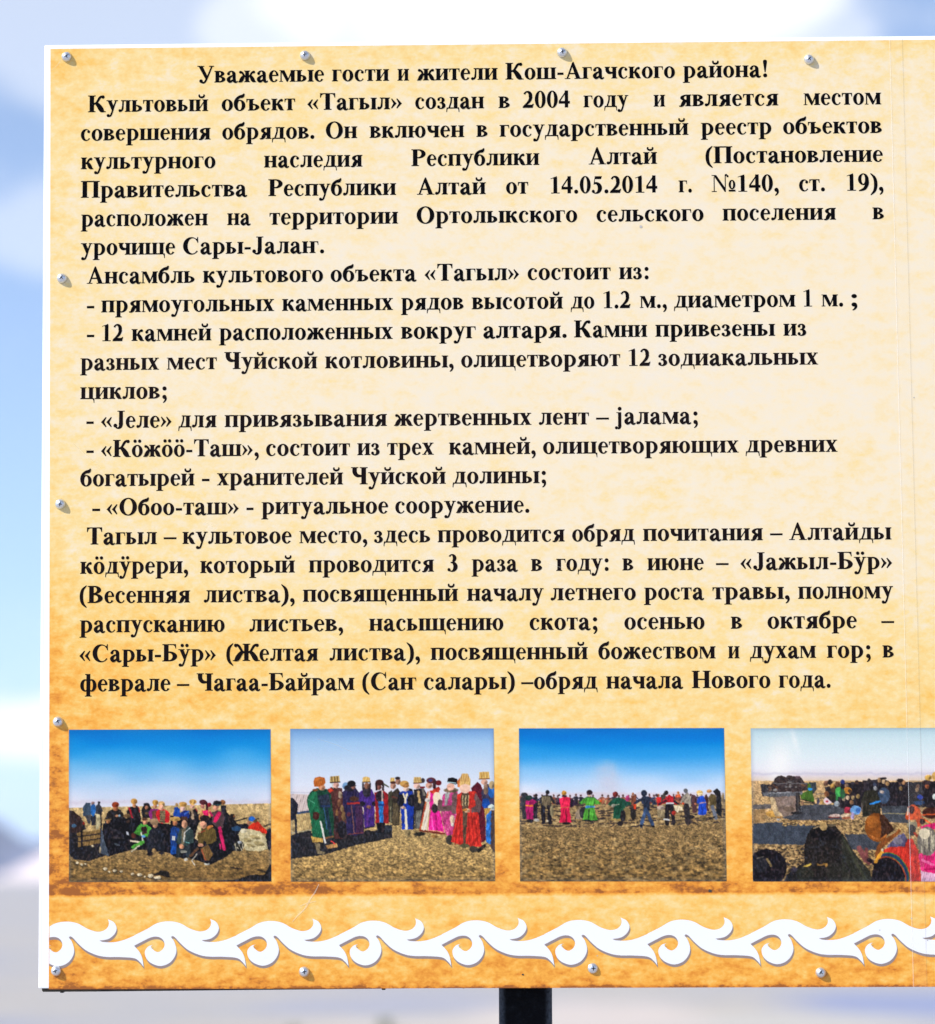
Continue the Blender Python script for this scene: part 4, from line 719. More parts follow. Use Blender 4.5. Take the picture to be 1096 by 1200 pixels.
    p.poly([(555, 980), (556, 830), (590, 700), (640, 625), (700, 590), (790, 578), (880, 600), (970, 700), (990, 1200), (400, 1200), (470, 1080)], (29, 25, 23), 12); p.ell(765, 690, 150, 70, (15, 12, 14)); p.ell(760, 612, 42, 40, (176, 146, 96)); p.line(660, 630, 720, 600, 14, (150, 130, 100)); p.ell(850, 600, 40, 14, (110, 96, 76)); p.line(545, 1035, 620, 1005, 18, (190, 160, 70)); p.poly([(680, 992), (712, 1004), (740, 1000), (760, 990), (800, 996), (804, 1030), (778, 1040), (764, 1012), (730, 1016), (690, 1022)], (128, 94, 50), 14); p.ell(786, 1012, 11, 16, (190, 140, 70)); p.ell(560, 1110, 90, 80, (36, 36, 30)); p.ell(870, 1080, 90, 100, (36, 34, 30))
    p.frame(986, 900, 8.955)
    p.poly([(0, 160), (100, 150), (250, 135), (450, 112), (520, 150), (650, 140), (760, 150), (860, 145), (1250, 120), (1250, 420), (500, 400), (420, 425), (0, 425)], (30, 26, 31))
    hush([(420, 400), (700, 395), (700, 580), (440, 560)], (66, 70, 78)); hush([(30, 690), (250, 690), (420, 800), (380, 870), (100, 850)], (64, 68, 78))
    for k in range(160):
        r = random.Random(k + 900); x, y = r.uniform(0, 260), r.uniform(545, 690); p.ell(x, y, r.uniform(8, 16), r.uniform(5, 9), r.choice([(206, 170, 112), (150, 120, 80), (80, 64, 46)])); p.ell(540 + x * .6, 590 + (y - 545) * .5, 10, 6, r.choice([(206, 170, 112), (130, 104, 70)])); p.ell(250 + x * .5, 860 + (y - 545) * .6, 10, 7, r.choice([(196, 160, 104), (90, 70, 50)]))
    p.line(440, 475, 700, 480, 5, (190, 170, 110))
    for x, y, c in ((25, 145, (46, 60, 130)), (60, 185, (150, 120, 100)), (170, 150, (60, 44, 40)), (245, 150, (56, 44, 40)), (300, 135, (50, 42, 44)), (405, 125, (190, 150, 110)), (448, 140, (214, 180, 140)), (490, 165, (180, 140, 96)), (360, 175, (60, 66, 88)), (622, 150, (90, 70, 60)), (660, 150, (190, 140, 100)), (360, 215, (150, 150, 156)), (630, 215, (150, 120, 80)), (810, 190, (110, 80, 64)), (905, 195, (130, 84, 64)), (800, 230, (160, 130, 100)), (70, 310, (206, 180, 150)), (125, 310, (200, 170, 120)), (180, 295, (170, 140, 90)), (110, 360, (150, 110, 80)), (30, 320, (190, 170, 140))): p.ell(x, y, 19, 24, c)
    p.ell(448, 108, 34, 14, (36, 30, 34)); p.ell(622, 130, 36, 20, (40, 32, 34)); p.ell(75, 236, 40, 36, (206, 136, 54)); p.ell(95, 245, 20, 22, (70, 50, 36)); p.ell(20, 270, 26, 50, (50, 100, 66))
    p.ell(450, 290, 62, 84, (62, 78, 104)); p.ell(430, 250, 22, 16, (190, 170, 160)); p.poly([(212, 340), (250, 250), (310, 222), (370, 240), (402, 310), (415, 480), (330, 490), (225, 510)], (40, 38, 29)); p.line(310, 376, 402, 348, 20, (46, 136, 220)); p.line(215, 370, 222, 460, 12, (110, 100, 96)); p.line(260, 150, 240, 200, 40, (34, 26, 28))
    p.ell(832, 305, 31, 26, (30, 54, 150)); p.ell(820, 365, 60, 20, (40, 66, 110)); p.ell(920, 102, 39, 32, (232, 184, 96)); p.ell(905, 195, 22, 24, (160, 90, 60)); p.ell(900, 150, 46, 22, (52, 36, 36)); p.ell(1000, 90, 44, 50, (224, 176, 100)); p.ell(980, 300, 20, 30, (220, 230, 224))
    p.ell(70, 440, 37, 34, (186, 54, 76)); p.ell(152, 440, 58, 46, (116, 168, 226)); p.ell(180, 445, 26, 30, (70, 120, 200)); p.ell(50, 500, 56, 24, (226, 198, 168)); p.ell(50, 520, 46, 14, (170, 100, 70)); p.ell(120, 500, 20, 38, (176, 160, 206))
    p.poly([(0, 690), (40, 730), (130, 880), (290, 1080), (320, 1200), (0, 1200)], (41, 41, 34), 12); p.line(30, 760, 240, 1160, 26, (56, 58, 44)); p.line(0, 900, 120, 1190, 20, (30, 29, 26))
    p.line(180, 835, 250, 965, 54, (124, 70, 70)); p.line(255, 850, 262, 960, 36, (116, 64, 62)); p.line(215, 920, 280, 990, 44, (110, 62, 62))
    p.poly([(470, 820), (600, 700), (650, 680), (700, 760), (650, 835), (500, 840)], (92, 88, 122)); p.ell(590, 760, 50, 40, (130, 122, 140))
    p.poly([(380, 950), (440, 850), (520, 822), (660, 820), (690, 740), (740, 740), (800, 860), (825, 1200), (600, 1200)], (204, 50, 38)); p.line(760, 860, 790, 1180, 26, (170, 34, 30)); p.poly([(300, 1200), (330, 1010), (410, 930), (520, 935), (600, 1000), (655, 1090), (665, 1200)], (18, 14, 19)); p.line(330, 990, 280, 960, 40, (26, 16, 22))
    t_ = cat([(400, 915), (500, 905), (590, 950), (655, 1040), (680, 1120), (668, 1200)], 6)
    for (a, b_), (c, d) in zip(t_[:-1], t_[1:]): p.line(a, b_, c, d, 48, (70, 120, 50))
    for (a, b_), (c, d) in zip(t_[:-1], t_[1:]): p.line(a, b_, c, d, 32, (32, 54, 84))
    for (a, b_), (c, d) in zip(t_[:-1], t_[1:]): p.line(a - 16, b_ + 24, c - 16, d + 24, 12, (150, 60, 40))
    p.ell(370, 620, 124, 152, (128, 70, 24), -.15); p.ell(330, 560, 60, 70, (150, 86, 32)); p.poly([(395, 480), (450, 490), (520, 590), (556, 650), (450, 720), (400, 760), (420, 640)], (58, 32, 18)); p.poly([(270, 680), (330, 740), (400, 765), (480, 700), (470, 690), (400, 740), (340, 715)], (160, 92, 40)); p.poly([(378, 800), (430, 750), (560, 680), (600, 635), (625, 660), (560, 720), (430, 830), (395, 880), (360, 940), (340, 920)], (134, 74, 34)); p.line(350, 980, 420, 870, 34, (236, 166, 56)); p.ell(425, 855, 14, 14, (236, 220, 190))
    p.ell(745, 600, 60, 40, (150, 138, 112)); p.ell(740, 650, 40, 60, (60, 52, 50)); p.poly([(675, 500), (705, 400), (770, 378), (830, 430), (835, 600), (800, 625), (785, 540), (680, 540)], (210, 80, 38)); p.ell(738, 440, 30, 44, (58, 26, 26)); p.line(695, 490, 700, 420, 13, (232, 210, 190)); p.line(680, 510, 830, 500, 14, (200, 80, 40)); p.ell(940, 470, 90, 60, (62, 29, 21)); p.line(790, 490, 950, 590, 16, (216, 92, 44)); p.line(820, 490, 985, 485, 12, (206, 84, 40)); p.line(765, 680, 825, 750, 26, (150, 50, 28)); p.ell(850, 560, 30, 30, (50, 22, 20))
    p.poly([(825, 610), (1000, 570), (1250, 570), (1250, 640), (980, 640), (840, 650)], (226, 34, 110)); p.poly([(800, 900), (985, 850), (1250, 860), (1250, 1120), (985, 1110), (825, 1080)], (230, 40, 118)); p.line(840, 960, 950, 1010, 26, (248, 110, 170)); p.line(860, 1060, 980, 1050, 18, (190, 20, 90)); p.poly([(822, 1075), (985, 1105), (1250, 1120), (1250, 1200), (825, 1200)], (226, 172, 204)); p.ell(895, 765, 104, 150, (118, 110, 102))
    for k in range(26): r = random.Random(k + 77); x = r.uniform(815, 975); p.line(x, r.uniform(660, 760), x + r.uniform(-20, 20), r.uniform(790, 890), 8, r.choice([(196, 186, 160), (84, 78, 76), (150, 140, 126)]))
    p.ell(868, 685, 58, 56, (220, 206, 178)); p.ell(1120, 760, 120, 120, (70, 50, 46))
    return p.done(904, 6)
# ------------------------------------------------------------------ the setting
def ground_material():
    m, n, b = material('dry_steppe', rough=0.95, spec=0.2)
    geo = n.n('ShaderNodeNewGeometry'); pos = geo.outputs['Position']
    big = n.noise(pos, 0.21, 3.0, 0.5); mid = n.noise(pos, 1.1, 4.0, 0.6); fine = n.noise(pos, 9.0, 5.0, 0.65); huge = n.noise(pos, 0.012, 3.0, 0.5)
    c = n.ramp(n.math('ADD', n.math('MULTIPLY', big, 0.75), n.math('MULTIPLY', mid, 0.25)),
               [(0.34, (0.325, 0.335, 0.405)), (0.47, (0.40, 0.385, 0.385)), (0.60, (0.47, 0.425, 0.37))])
    c = n.mix(n.smooth(huge, 0.42, 0.6), c, (0.385, 0.385, 0.415))
    sx_ = n.n('ShaderNodeSeparateXYZ'); n.link(pos, sx_.inputs[0])
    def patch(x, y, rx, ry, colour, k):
        """a soft-edged patch of another ground colour"""
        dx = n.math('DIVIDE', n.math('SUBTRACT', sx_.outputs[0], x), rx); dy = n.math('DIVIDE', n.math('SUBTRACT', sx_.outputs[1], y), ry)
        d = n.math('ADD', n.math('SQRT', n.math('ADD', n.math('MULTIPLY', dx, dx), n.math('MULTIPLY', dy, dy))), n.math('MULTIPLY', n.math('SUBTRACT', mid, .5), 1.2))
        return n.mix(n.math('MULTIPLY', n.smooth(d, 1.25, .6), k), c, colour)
    c = patch(4.6, 38.5, 1.9, 5.0, (0.25, 0.29, 0.455), .85)  # bluish cloud shadow on the steppe, painted into the ground colour
    c = patch(2.6, 33.0, 1.5, 2.6, (0.52, 0.49, 0.44), .8)
    c = patch(.3, 35.0, 1.4, 6.0, (0.60, 0.52, 0.47), .8)
    c = patch(-1.6, 32.5, 1.3, 1.6, (0.58, 0.52, 0.46), .7)
    c = patch(-2.2, 40.0, 1.7, 5.0, (0.36, 0.36, 0.42), .7)
    c = patch(-5.6, 62.0, 2.0, 16.0, (0.38, 0.39, 0.44), .7)
    c = n.mix(n.math('MULTIPLY', n.smooth(fine, 0.5, 0.75), 0.35), c, (0.20, 0.19, 0.15))
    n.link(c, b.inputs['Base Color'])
    bm_ = n.n('ShaderNodeBump'); bm_.inputs['Strength'].default_value = 0.5; bm_.inputs['Distance'].default_value = 0.04
    n.link(fine, bm_.inputs['Height']); n.link(bm_.outputs[0], b.inputs['Normal'])
    return m
R_ = 19500.0
rings = [0, 6, 15, 30, 45, 60, 80, 110, 160, 240, 400, 700, 1300, 2500, 5000, 9000, 14000, R_]
NA = 96
def gz(x, y):
    d = math.hypot(x, y)
    k = min(1, max(0, (d - 12) / 60))
    return k * (0.10 * math.sin(x * 0.11 + 1.3) * math.sin(y * 0.083 + 0.4) + 0.06 * math.sin(x * 0.31) * math.cos(y * 0.27)) if d < 2000 else 0.0
V, F = [(0, 0, 0)], []
for r in rings[1:]:
    for k in range(NA):
        a = 2 * math.pi * k / NA; V.append((r * math.cos(a), r * math.sin(a), gz(r * math.cos(a), r * math.sin(a))))
for k in range(NA): F.append((0, 1 + k, 1 + (k + 1) % NA))
for j in range(len(rings) - 2):
    o0, o1 = 1 + j * NA, 1 + (j + 1) * NA
    for k in range(NA): F.append((o0 + k, o1 + k, o1 + (k + 1) % NA, o0 + (k + 1) % NA))
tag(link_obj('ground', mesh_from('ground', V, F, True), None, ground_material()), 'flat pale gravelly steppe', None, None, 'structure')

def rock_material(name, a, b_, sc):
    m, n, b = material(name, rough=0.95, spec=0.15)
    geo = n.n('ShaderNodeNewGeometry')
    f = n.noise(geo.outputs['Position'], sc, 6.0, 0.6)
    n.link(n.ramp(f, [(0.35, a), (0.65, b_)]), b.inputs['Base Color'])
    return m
def ridge(name, label, dist, prof, depth, mat, seed):
    """a mountain range on an arc: prof(bearing) = crest height in m"""
    r = random.Random(seed); V, F = [], []
    A0, A1, N_, M_ = -1.2, 1.2, 620, 9
    ph = [r.uniform(0, 6.3) for _ in range(8)]
    for i in range(N_ + 1):
        a = A0 + (A1 - A0) * i / N_
        h = prof(a)
        for j in range(M_ + 1):
            t = j / M_
            s = math.sin(math.pi * t) ** 1.15
            k = 1 + 0.20 * math.sin(a * 190 + ph[0] + 5 * t) * (1 - s) + 0.12 * math.sin(a * 417 + ph[1] - 9 * t) * (1 - s * .6)
            z = h * s * k - 6
            d = dist + depth * (t - 0.5) + 0.07 * depth * math.sin(a * 83 + ph[2]) * s
            V.append((d * math.sin(a), d * math.cos(a), z))
    for i in range(N_):
        for j in range(M_):
            p = i * (M_ + 1) + j; F.append((p, p + M_ + 1, p + M_ + 2, p + 1))
    return tag(link_obj(name, mesh_from(name, V, F), None, mat), label, None, None, 'structure')
def prof_far(a):
    u = a * 1000
    h = 140 + 95 * math.exp(-((u + 173) / 13) ** 2) + 30 * math.exp(-((u + 120) / 14) ** 2)
    h += 40 * math.sin(a * 31 + 2) + 22 * math.sin(a * 77 + 1) + 12 * math.sin(a * 171)
    return max(40, h)
def prof_near(a):
    u = a * 1000
    h = 14 + 95 * math.exp(-((u + 133) / 19) ** 2) + 10 * math.sin(a * 43 + .5) + 5 * math.sin(a * 120)
    return max(8, h)
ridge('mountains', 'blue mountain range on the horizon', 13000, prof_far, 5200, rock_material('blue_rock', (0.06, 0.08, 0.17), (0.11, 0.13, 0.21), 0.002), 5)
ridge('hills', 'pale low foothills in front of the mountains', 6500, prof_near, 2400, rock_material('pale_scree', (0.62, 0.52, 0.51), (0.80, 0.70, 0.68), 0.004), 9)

# low plants out on the steppe: every blade is a tapered folded leaf
leaf_m, ln, lb = material('dry_green_leaf', (0.10, 0.13, 0.05), 0.8)
lg = ln.n('ShaderNodeNewGeometry')
ln.link(ln.ramp(lg.outputs['Random Per Island'], [(0.0, (0.16, 0.20, 0.10)), (0.6, (0.26, 0.28, 0.15)), (1.0, (0.38, 0.34, 0.22))]), lb.inputs['Base Color'])
twig_m, _, _ = material('twig', (0.12, 0.09, 0.06), 0.9)
def blades(n, rad, h, seed):
    r = random.Random(seed); V, F = [], []
    for k in range(n):
        a, q = r.uniform(0, 6.283), rad * math.sqrt(r.random()) * .45
        bx, by = q * math.cos(a), q * math.sin(a)
        L = h * r.uniform(.45, 1.0); lean = r.uniform(.05, .75) * rad; a2 = a + r.uniform(-.6, .6); w_ = L * r.uniform(.03, .06)
        px, py = -math.sin(a2) * w_, math.cos(a2) * w_; i0 = len(V)
        for t in (0, .45, .8, 1):
            cx, cy, cz = bx + math.cos(a2) * lean * t * t, by + math.sin(a2) * lean * t * t, L * t * (1 - .18 * t)
            s = (1 - t) * .9 + .1
            V += [(cx + px * s, cy + py * s, cz), (cx, cy, cz + w_ * .4 * s), (cx - px * s, cy - py * s, cz)]
        for j in range(3):
            o = i0 + j * 3; F += [(o, o + 1, o + 4, o + 3), (o + 1, o + 2, o + 5, o + 4)]
    return V, F
def shrub(px, dist, h, rad, label, seed):
    a = math.atan2((px - 548) / 4000 - .0283, 1.0)
    x, y = .111 + dist * math.sin(a), -3.976 + dist * math.cos(a)
    root = bpy.data.objects.new('shrub', None); COL.objects.link(root); root.location = (x, y, gz(x, y) - .01)
    tag(root, label, 'shrub', 'green shrubs on the steppe')
    V, F = blades(110, rad, h, seed)
    link_obj('foliage', mesh_from('foliage', V, F), root, leaf_m)
    V, F = blades(14, rad * .5, h * .55, seed + 1)
    link_obj('stems', mesh_from('stems', V, F), root, twig_m)
shrub(452, 34.5, .21, .13, 'taller green shrub, nearer to the black post', 3)
shrub(345, 34.0, .15, .11, 'shorter green shrub, farther left from the post', 4)
V, F = [], []
r0 = random.Random(21)
for k in range(900):
    y = 24 + 150 * r0.random() ** 1.6; x = r0.uniform(-.22, .22) * (y + 10)
    v, f = blades(9, .07, r0.uniform(.03, .08), 1000 + k); o = len(V)
    V += [(a + x, b_ + y, c + gz(x, y) - .004) for a, b_, c in v]; F += [tuple(i + o for i in q) for q in f]
straw_m, sn, sb = material('straw', (0.30, 0.26, 0.17), 0.9)
tag(link_obj('dry_grass', mesh_from('dry_grass', V, F), None, straw_m), 'sparse dry grass tufts over the steppe', None, None, 'stuff')

# ------------------------------------------------------------------ the sign
sign = bpy.data.objects.new('information_sign', None); COL.objects.link(sign)
tag(sign, 'large parchment coloured information board with Cyrillic text and four prints on a black post', 'sign')
sign.location = (0, 0, ZC)
XL, XR, YT, YB = -502.6, 631.0, -563.8, 552.6     # panel edges (mm)
PL, PT = -492.2, -559.0                           # left and top limit of the print

def box(x0, x1, y0, y1, u0, u1, bev=0.0, name='box', seg=2):
    bm = bmesh.new(); bmesh.ops.create_cube(bm, size=1)
    a, b_ = Vector(P(x0, y1, u0)), Vector(P(x1, y0, u1))
    for v in bm.verts:
        v.co = Vector((a.x if v.co.x < 0 else b_.x, b_.y if v.co.y < 0 else a.y, a.z if v.co.z < 0 else b_.z))
    bmesh.ops.recalc_face_normals(bm, faces=bm.faces)
    if bev: bmesh.ops.bevel(bm, geom=bm.edges[:], offset=bev, segments=seg, profile=.5, affect='EDGES')
    me = bpy.data.meshes.new(name); bm.to_mesh(me); bm.free(); return me

white_m, wn, wb = material('white_composite', (0.86, 0.86, 0.88), 0.35)
# the blank was cut a little out of square: its left edge leans
XT_, XB_ = B(52.8, 54)[0], B(45.8, 1157)[0]; PT_, PB_ = B(59.4, 57)[0], B(57.4, 1155)[0]
def lean(me, a, b_):
    for v in me.vertices:
        if v.co.x < -.45:
            t = (-v.co.z * 1000 - YT) / (YB - YT); v.co.x += (a + (b_ - a) * t - XL) / 1000
    return me
link_obj('panel', lean(box(XL, XR, YT, YB - .8, -0.0045, 0.0, 0.0009, 'panel'), XT_, XB_), sign, white_m)
# protective strip folded round the left edge
link_obj('edge_strip', lean(box(XL - .6, XL + 3.2, YT + 1, YB - .9, -0.005, 0.00015, 0.0009, 'edge_strip'), XT_, XB_), sign, material('edge_white', (0.9, 0.9, 0.9), 0.25)[0])

pm, n, b = material('printed_parchment', rough=0.42, spec=0.4)
tcn = n.n('ShaderNodeTexCoord'); ob = tcn.outputs['Object']
sp = n.n('ShaderNodeSeparateXYZ'); n.link(ob, sp.inputs[0])
X, Z = sp.outputs[0], sp.outputs[2]
def stretched(sx, sz, off=0.0):
    mp = n.n('ShaderNodeMapping'); n.link(ob, mp.inputs[0])
    mp.inputs['Scale'].default_value = (sx, 1, sz); mp.inputs['Location'].default_value = (off, 0, off * .7)
    return mp.outputs[0]
nb = n.noise(stretched(1.0, 1.3), 7.0, 3.0, .5, .1)
nm = n.noise(stretched(1.0, 1.75, 3.1), 26.0, 3.0, .55, .0)
nf = n.noise(stretched(1.0, 1.65, 7.7), 62.0, 3.0, .6, .0)
ng = n.noise(stretched(1.0, 1.3, 1.7), 210.0, 2.0, .6)
# how deep the brown of the artwork runs: towards the left edge, and below the text
v = n.math('DIVIDE', n.math('SUBTRACT', -YT / 1000, Z), (YB - YT) / 1000)      # 0 top .. 1 bottom
down = n.ramp(v, [(0.0, .34), (0.04, .25), (.22, .16), (.40, .15), (.55, .20), (.66, .33), (.74, .40), (.80, .52), (.86, .68), (.893, .76), (.9028, .86), (.9045, .44), (.93, .50), (.955, .61), (.994, .70), (.9988, .76), (1.0, 1.0)])
left = n.ramp(n.math('DIVIDE', n.math('SUBTRACT', X, PL / 1000), 1.12), [(0.0, .26), (.03, .17), (.12, .10), (.30, .035), (.55, 0.0), (1.0, -.03)])
lk = n.math('MULTIPLY', left, n.ramp(v, [(0, .62), (.25, .5), (.45, .6), (.56, .85), (.64, 1.3), (.74, 1.4), (.82, 1.1), (.9, .5), (1, .35)]))
dn = n.math('ADD', down, lk)
amp = n.math('ADD', .165, n.math('MULTIPLY', dn, .60))
mx = n.math('ADD', n.math('MULTIPLY', n.math('SUBTRACT', nb, .5), .55), n.math('MULTIPLY', n.math('SUBTRACT', nm, .5), 1.0))
mx = n.math('ADD', mx, n.math('MULTIPLY', n.math('SUBTRACT', nf, .5), 1.35))
mx = n.math('ADD', mx, n.math('MULTIPLY', n.math('SUBTRACT', ng, .5), .5))
den = n.math('ADD', dn, n.math('MULTIPLY', mx, amp))
col = n.ramp(den, [(0.0, lin((223, 211, 192))), (.16, lin((228, 210, 177))), (.32, lin((230, 201, 137))), (.50, lin((230, 184, 95))), (.68, lin((229, 160, 57))), (.85, lin((212, 131, 34))), (1.0, lin((150, 84, 22)))])
n.link(col, b.inputs['Base Color'])
bp = n.n('ShaderNodeBump'); bp.inputs['Strength'].default_value = .06; bp.inputs['Distance'].default_value = .0006
n.link(ng, bp.inputs['Height']); n.link(bp.outputs[0], b.inputs['Normal'])
PR, PB = XR - 6, YB + .3
nx_, nz_ = 24, 24
V = [P((lambda l_: l_ + (PR - l_) * i / nx_)(PT_ + (PB_ - PT_) * j / nz_), PT + (PB - PT) * j / nz_, 0.0006) for j in range(nz_ + 1) for i in range(nx_ + 1)]
F = [(j * (nx_ + 1) + i, (j + 1) * (nx_ + 1) + i, (j + 1) * (nx_ + 1) + i + 1, j * (nx_ + 1) + i + 1) for j in range(nz_) for i in range(nx_)]
link_obj('printed_sheet', mesh_from('printed_sheet', V, F), sign, pm)

ink_m, ink_n, ink_b = material('black_ink', (0.002, 0.002, 0.003), 0.6, spec=0.03)
worn_m, _, _ = material('worn_black_ink', (0.008, 0.005, 0.0055), 0.6, spec=0.03)
for k, words in enumerate(LINES, 1):
    link_obj('text_line', line_mesh(k, words), sign, ink_m if k < 11 else worn_m)

print_m, n, b = material('photo_ink', rough=0.5, spec=0.1)
an = n.n('ShaderNodeAttribute'); an.attribute_name = 'ink'
n.link(n.mix(1.0, an.outputs['Color'], (0.81, 0.77, 0.69), 'MULTIPLY'), b.inputs['Base Color'])
for quad, fn, lab in (
    (((81, 855.2), (317.3, 854.6), (318.2, 1033), (81, 1033.6)), print_group, 'print of a seated group under a blue sky'),
    (((340.3, 854.2), (578.6, 853.6), (580.4, 1032.6), (341, 1033.2)), print_row, 'print of people standing in long robes'),
    (((608.2, 853.6), (848.6, 853.2), (851.6, 1032.8), (609.6, 1032.8)), print_dance, 'print of people dancing in a ring'),
    (((879.8, 853.6), (1119.5, 853.0), (1123.5, 1033.0), (882.3, 1033.0)), print_altar, 'print of a crowd around a stone altar')):
    o = link_obj('photo_print', grid_mesh('photo_print', [B(*q) for q in quad], fn()), sign, print_m)
    tag(o, lab)

# running scroll border
def zc(x, y): return 100 + x / 6.85, 1065 + y / 6.85
PER = (B(920, 1080)[0] - B(197.8, 1080)[0]) / 6
Q = 6.85 * (B(318.2, 1085)[0] - B(197.8, 1085)[0] and 120.4 * PER / (B(318.2, 1085)[0] - B(197.8, 1085)[0]))        # one repeat, in tracing units
segs = [[(395, 296), (460, 262), (530, 229), (585, 225), (622, 246), (638, 285), (625, 322), (592, 346), (562, 340), (534, 316), (530, 300), (546, 289)],
        [(546, 289), (508, 302), (480, 342), (490, 395), (530, 436), (600, 459), (668, 440), (713, 395), (733, 335), (717, 268), (690, 228)],
        [(690, 228), (700, 219), (722, 230), (765, 277), (830, 332), (920, 371), (1000, 384), (1100, 385), (1214, 394), (1260, 424), (470 + Q, 462)],
        [(470 + Q, 462), (459 + Q, 395), (437 + Q, 345), (395 + Q, 296)],
        [(395 + Q, 296), (395 + Q, 213)],
        [(395 + Q, 213), (1124, 250), (1044, 266), (964, 263), (936, 252)],
        [(936, 252), (980, 247), (1022, 232), (1060, 195), (1073, 150), (1050, 105), (1003, 81)],
        [(1003, 81), (1011, 110), (1003, 143), (970, 172), (915, 181), (840, 158), (760, 115), (670, 100), (580, 115), (500, 160), (395, 213)],
        [(395, 213), (395, 296)]]
unit = []
for s_ in segs: unit += cat(s_, 7)[:-1]
unit = [B(*zc(x, y)) for x, y in unit]
xl_ = B(*zc(395, 250))[0]
unit = [(xl_ if abs(x - xl_) < 1.2 and zc(0, 200)[1] else x, y) for x, y in unit]
tris = tessellate_polygon([[Vector((x, y, 0)) for x, y in unit]])
def clip(poly_, xm, keep_right=True):
    out = []; s = 1 if keep_right else -1
    for i in range(len(poly_)):
        p, q = poly_[i - 1], poly_[i]; dp, dq = s * (p[0] - xm), s * (q[0] - xm)
        if (dp >= 0) != (dq >= 0):
            t = dp / (dp - dq); out.append((xm, p[1] + t * (q[1] - p[1])))
        if dq >= 0: out.append(q)
    return out
def border(name, dx, dy, up, mat):
    V, F = [], []
    for k in range(-2, 9):
        for t in tris:
            q = [(unit[i][0] + k * PER + dx, unit[i][1] + dy) for i in t]
            q = clip(q, PB_ + .25)
            if len(q) > 2: q = clip(q, PR - .4, False)
            if len(q) < 3: continue
            F.append(list(range(len(V), len(V) + len(q)))); V += [P(x, y, up) for x, y in q]
    return link_obj(name, mesh_from(name, V, F), sign, mat)
border('ornament_outline', 1.0, 3.0, .0007, material('grey_ink', (0.26, 0.20, 0.185), .45, spec=.3)[0])
border('ornament_border', 0, 0, .0008, material('white_ink', (0.77, 0.765, 0.785), .4, spec=.4)[0])

# lapped edge of the second width of film
def ribbon(name, pts, w_, up, mat):
    q = [B(*p) for p in pts]; V, F = [], []
    for x, y in q: V += [P(x - w_ / 2, y, up), P(x + w_ / 2, y, up)]
    for i in range(len(q) - 1): F.append((2 * i, 2 * i + 1, 2 * i + 3, 2 * i + 2))
    return link_obj(name, mesh_from(name, V, F), sign, mat)
film_m, fn_, fb = material('film_lap', (0.9, 0.88, 0.82), .5, spec=.05); fb.inputs['Alpha'].default_value = .02
film_d, _, fb2 = material('film_lap_dark', (0.30, 0.25, 0.20), .5); fb2.inputs['Alpha'].default_value = .18  # thin darker line along the lap
film_w, _, fb3 = material('film_lap_edge', (0.93, 0.92, 0.90), .2); fb3.inputs['Alpha'].default_value = .24
def sl(xa, xb): return [(xa + (xb - xa) * t / 10, 45.5 + (1157 - 45.5) * t / 10) for t in range(11)]
ribbon('film_seam', sl(1050, 1078.5), 15, .0010, film_m)
ribbon('film_seam', sl(1042.6, 1070.5), .9, .0011, film_w)
ribbon('film_seam', sl(1057.5, 1086.5), .8, .0011, film_d)
# creases and specks on the film
def streak(pts, w_, mat, name='scratch'):
    q = cat([B(*p) for p in pts], 4); V, F = [], []
    for i, (x, y) in enumerate(q):
        a, c = q[max(0, i - 1)], q[min(len(q) - 1, i + 1)]; dx, dy = c[0] - a[0], c[1] - a[1]; l = math.hypot(dx, dy)
        k = w_ * (.4 + .6 * math.sin(math.pi * (i + .4) / (len(q) - .2))) / 2
        V += [P(x - dy / l * k, y + dx / l * k, .0009), P(x + dy / l * k, y - dx / l * k, .0009)]
    for i in range(len(q) - 1): F.append((2 * i, 2 * i + 1, 2 * i + 3, 2 * i + 2))
    return link_obj(name, mesh_from(name, V, F), sign, mat)
pale_m, _, pb = material('pale_scuff', (0.9, 0.8, 0.62), .4); pb.inputs['Alpha'].default_value = .3
streak([(374, 1036), (369, 1046), (364, 1053), (358, 1064), (350, 1072), (343, 1080)], 1.9, pale_m)
streak([(352, 1062), (361, 1058), (371, 1056)], 1.3, pale_m)
streak([(60.5, 83), (68, 76), (71, 71)], .6, pale_m)
for p_ in ([(86, 520), (100, 532), (118, 548)], [(320, 812), (348, 826), (364, 835)], [(372, 866), (392, 872), (412, 881)], [(640, 660), (668, 668)], [(240, 612), (258, 622)]): streak(p_, .45, pale_m)
speck_m, _, _ = material('dirt_speck', (0.05, 0.04, 0.03), .9); grey_m, _, _ = material('grey_speck', (0.45, 0.42, 0.4), .8)
rs = random.Random(5)
for x, y, r, m in ((613, 1142, 1.3, speck_m), (751, 266, 2.0, grey_m), (832, 1044, 2.4, speck_m), (1068, 1076, .9, grey_m), (1071, 466, .9, grey_m), (1087, 1102, .9, grey_m), (1031, 1090, .8, grey_m), (700, 1120, .7, grey_m)):
    cx, cy = B(x, y)
    V = [P(cx + r * (.7 + .5 * rs.random()) * math.cos(t * .7), cy + r * (.6 + .4 * rs.random()) * math.sin(t * .7), .0009) for t in range(9)]
    link_obj('speck', mesh_from('speck', V, [list(range(9))]), sign, m)

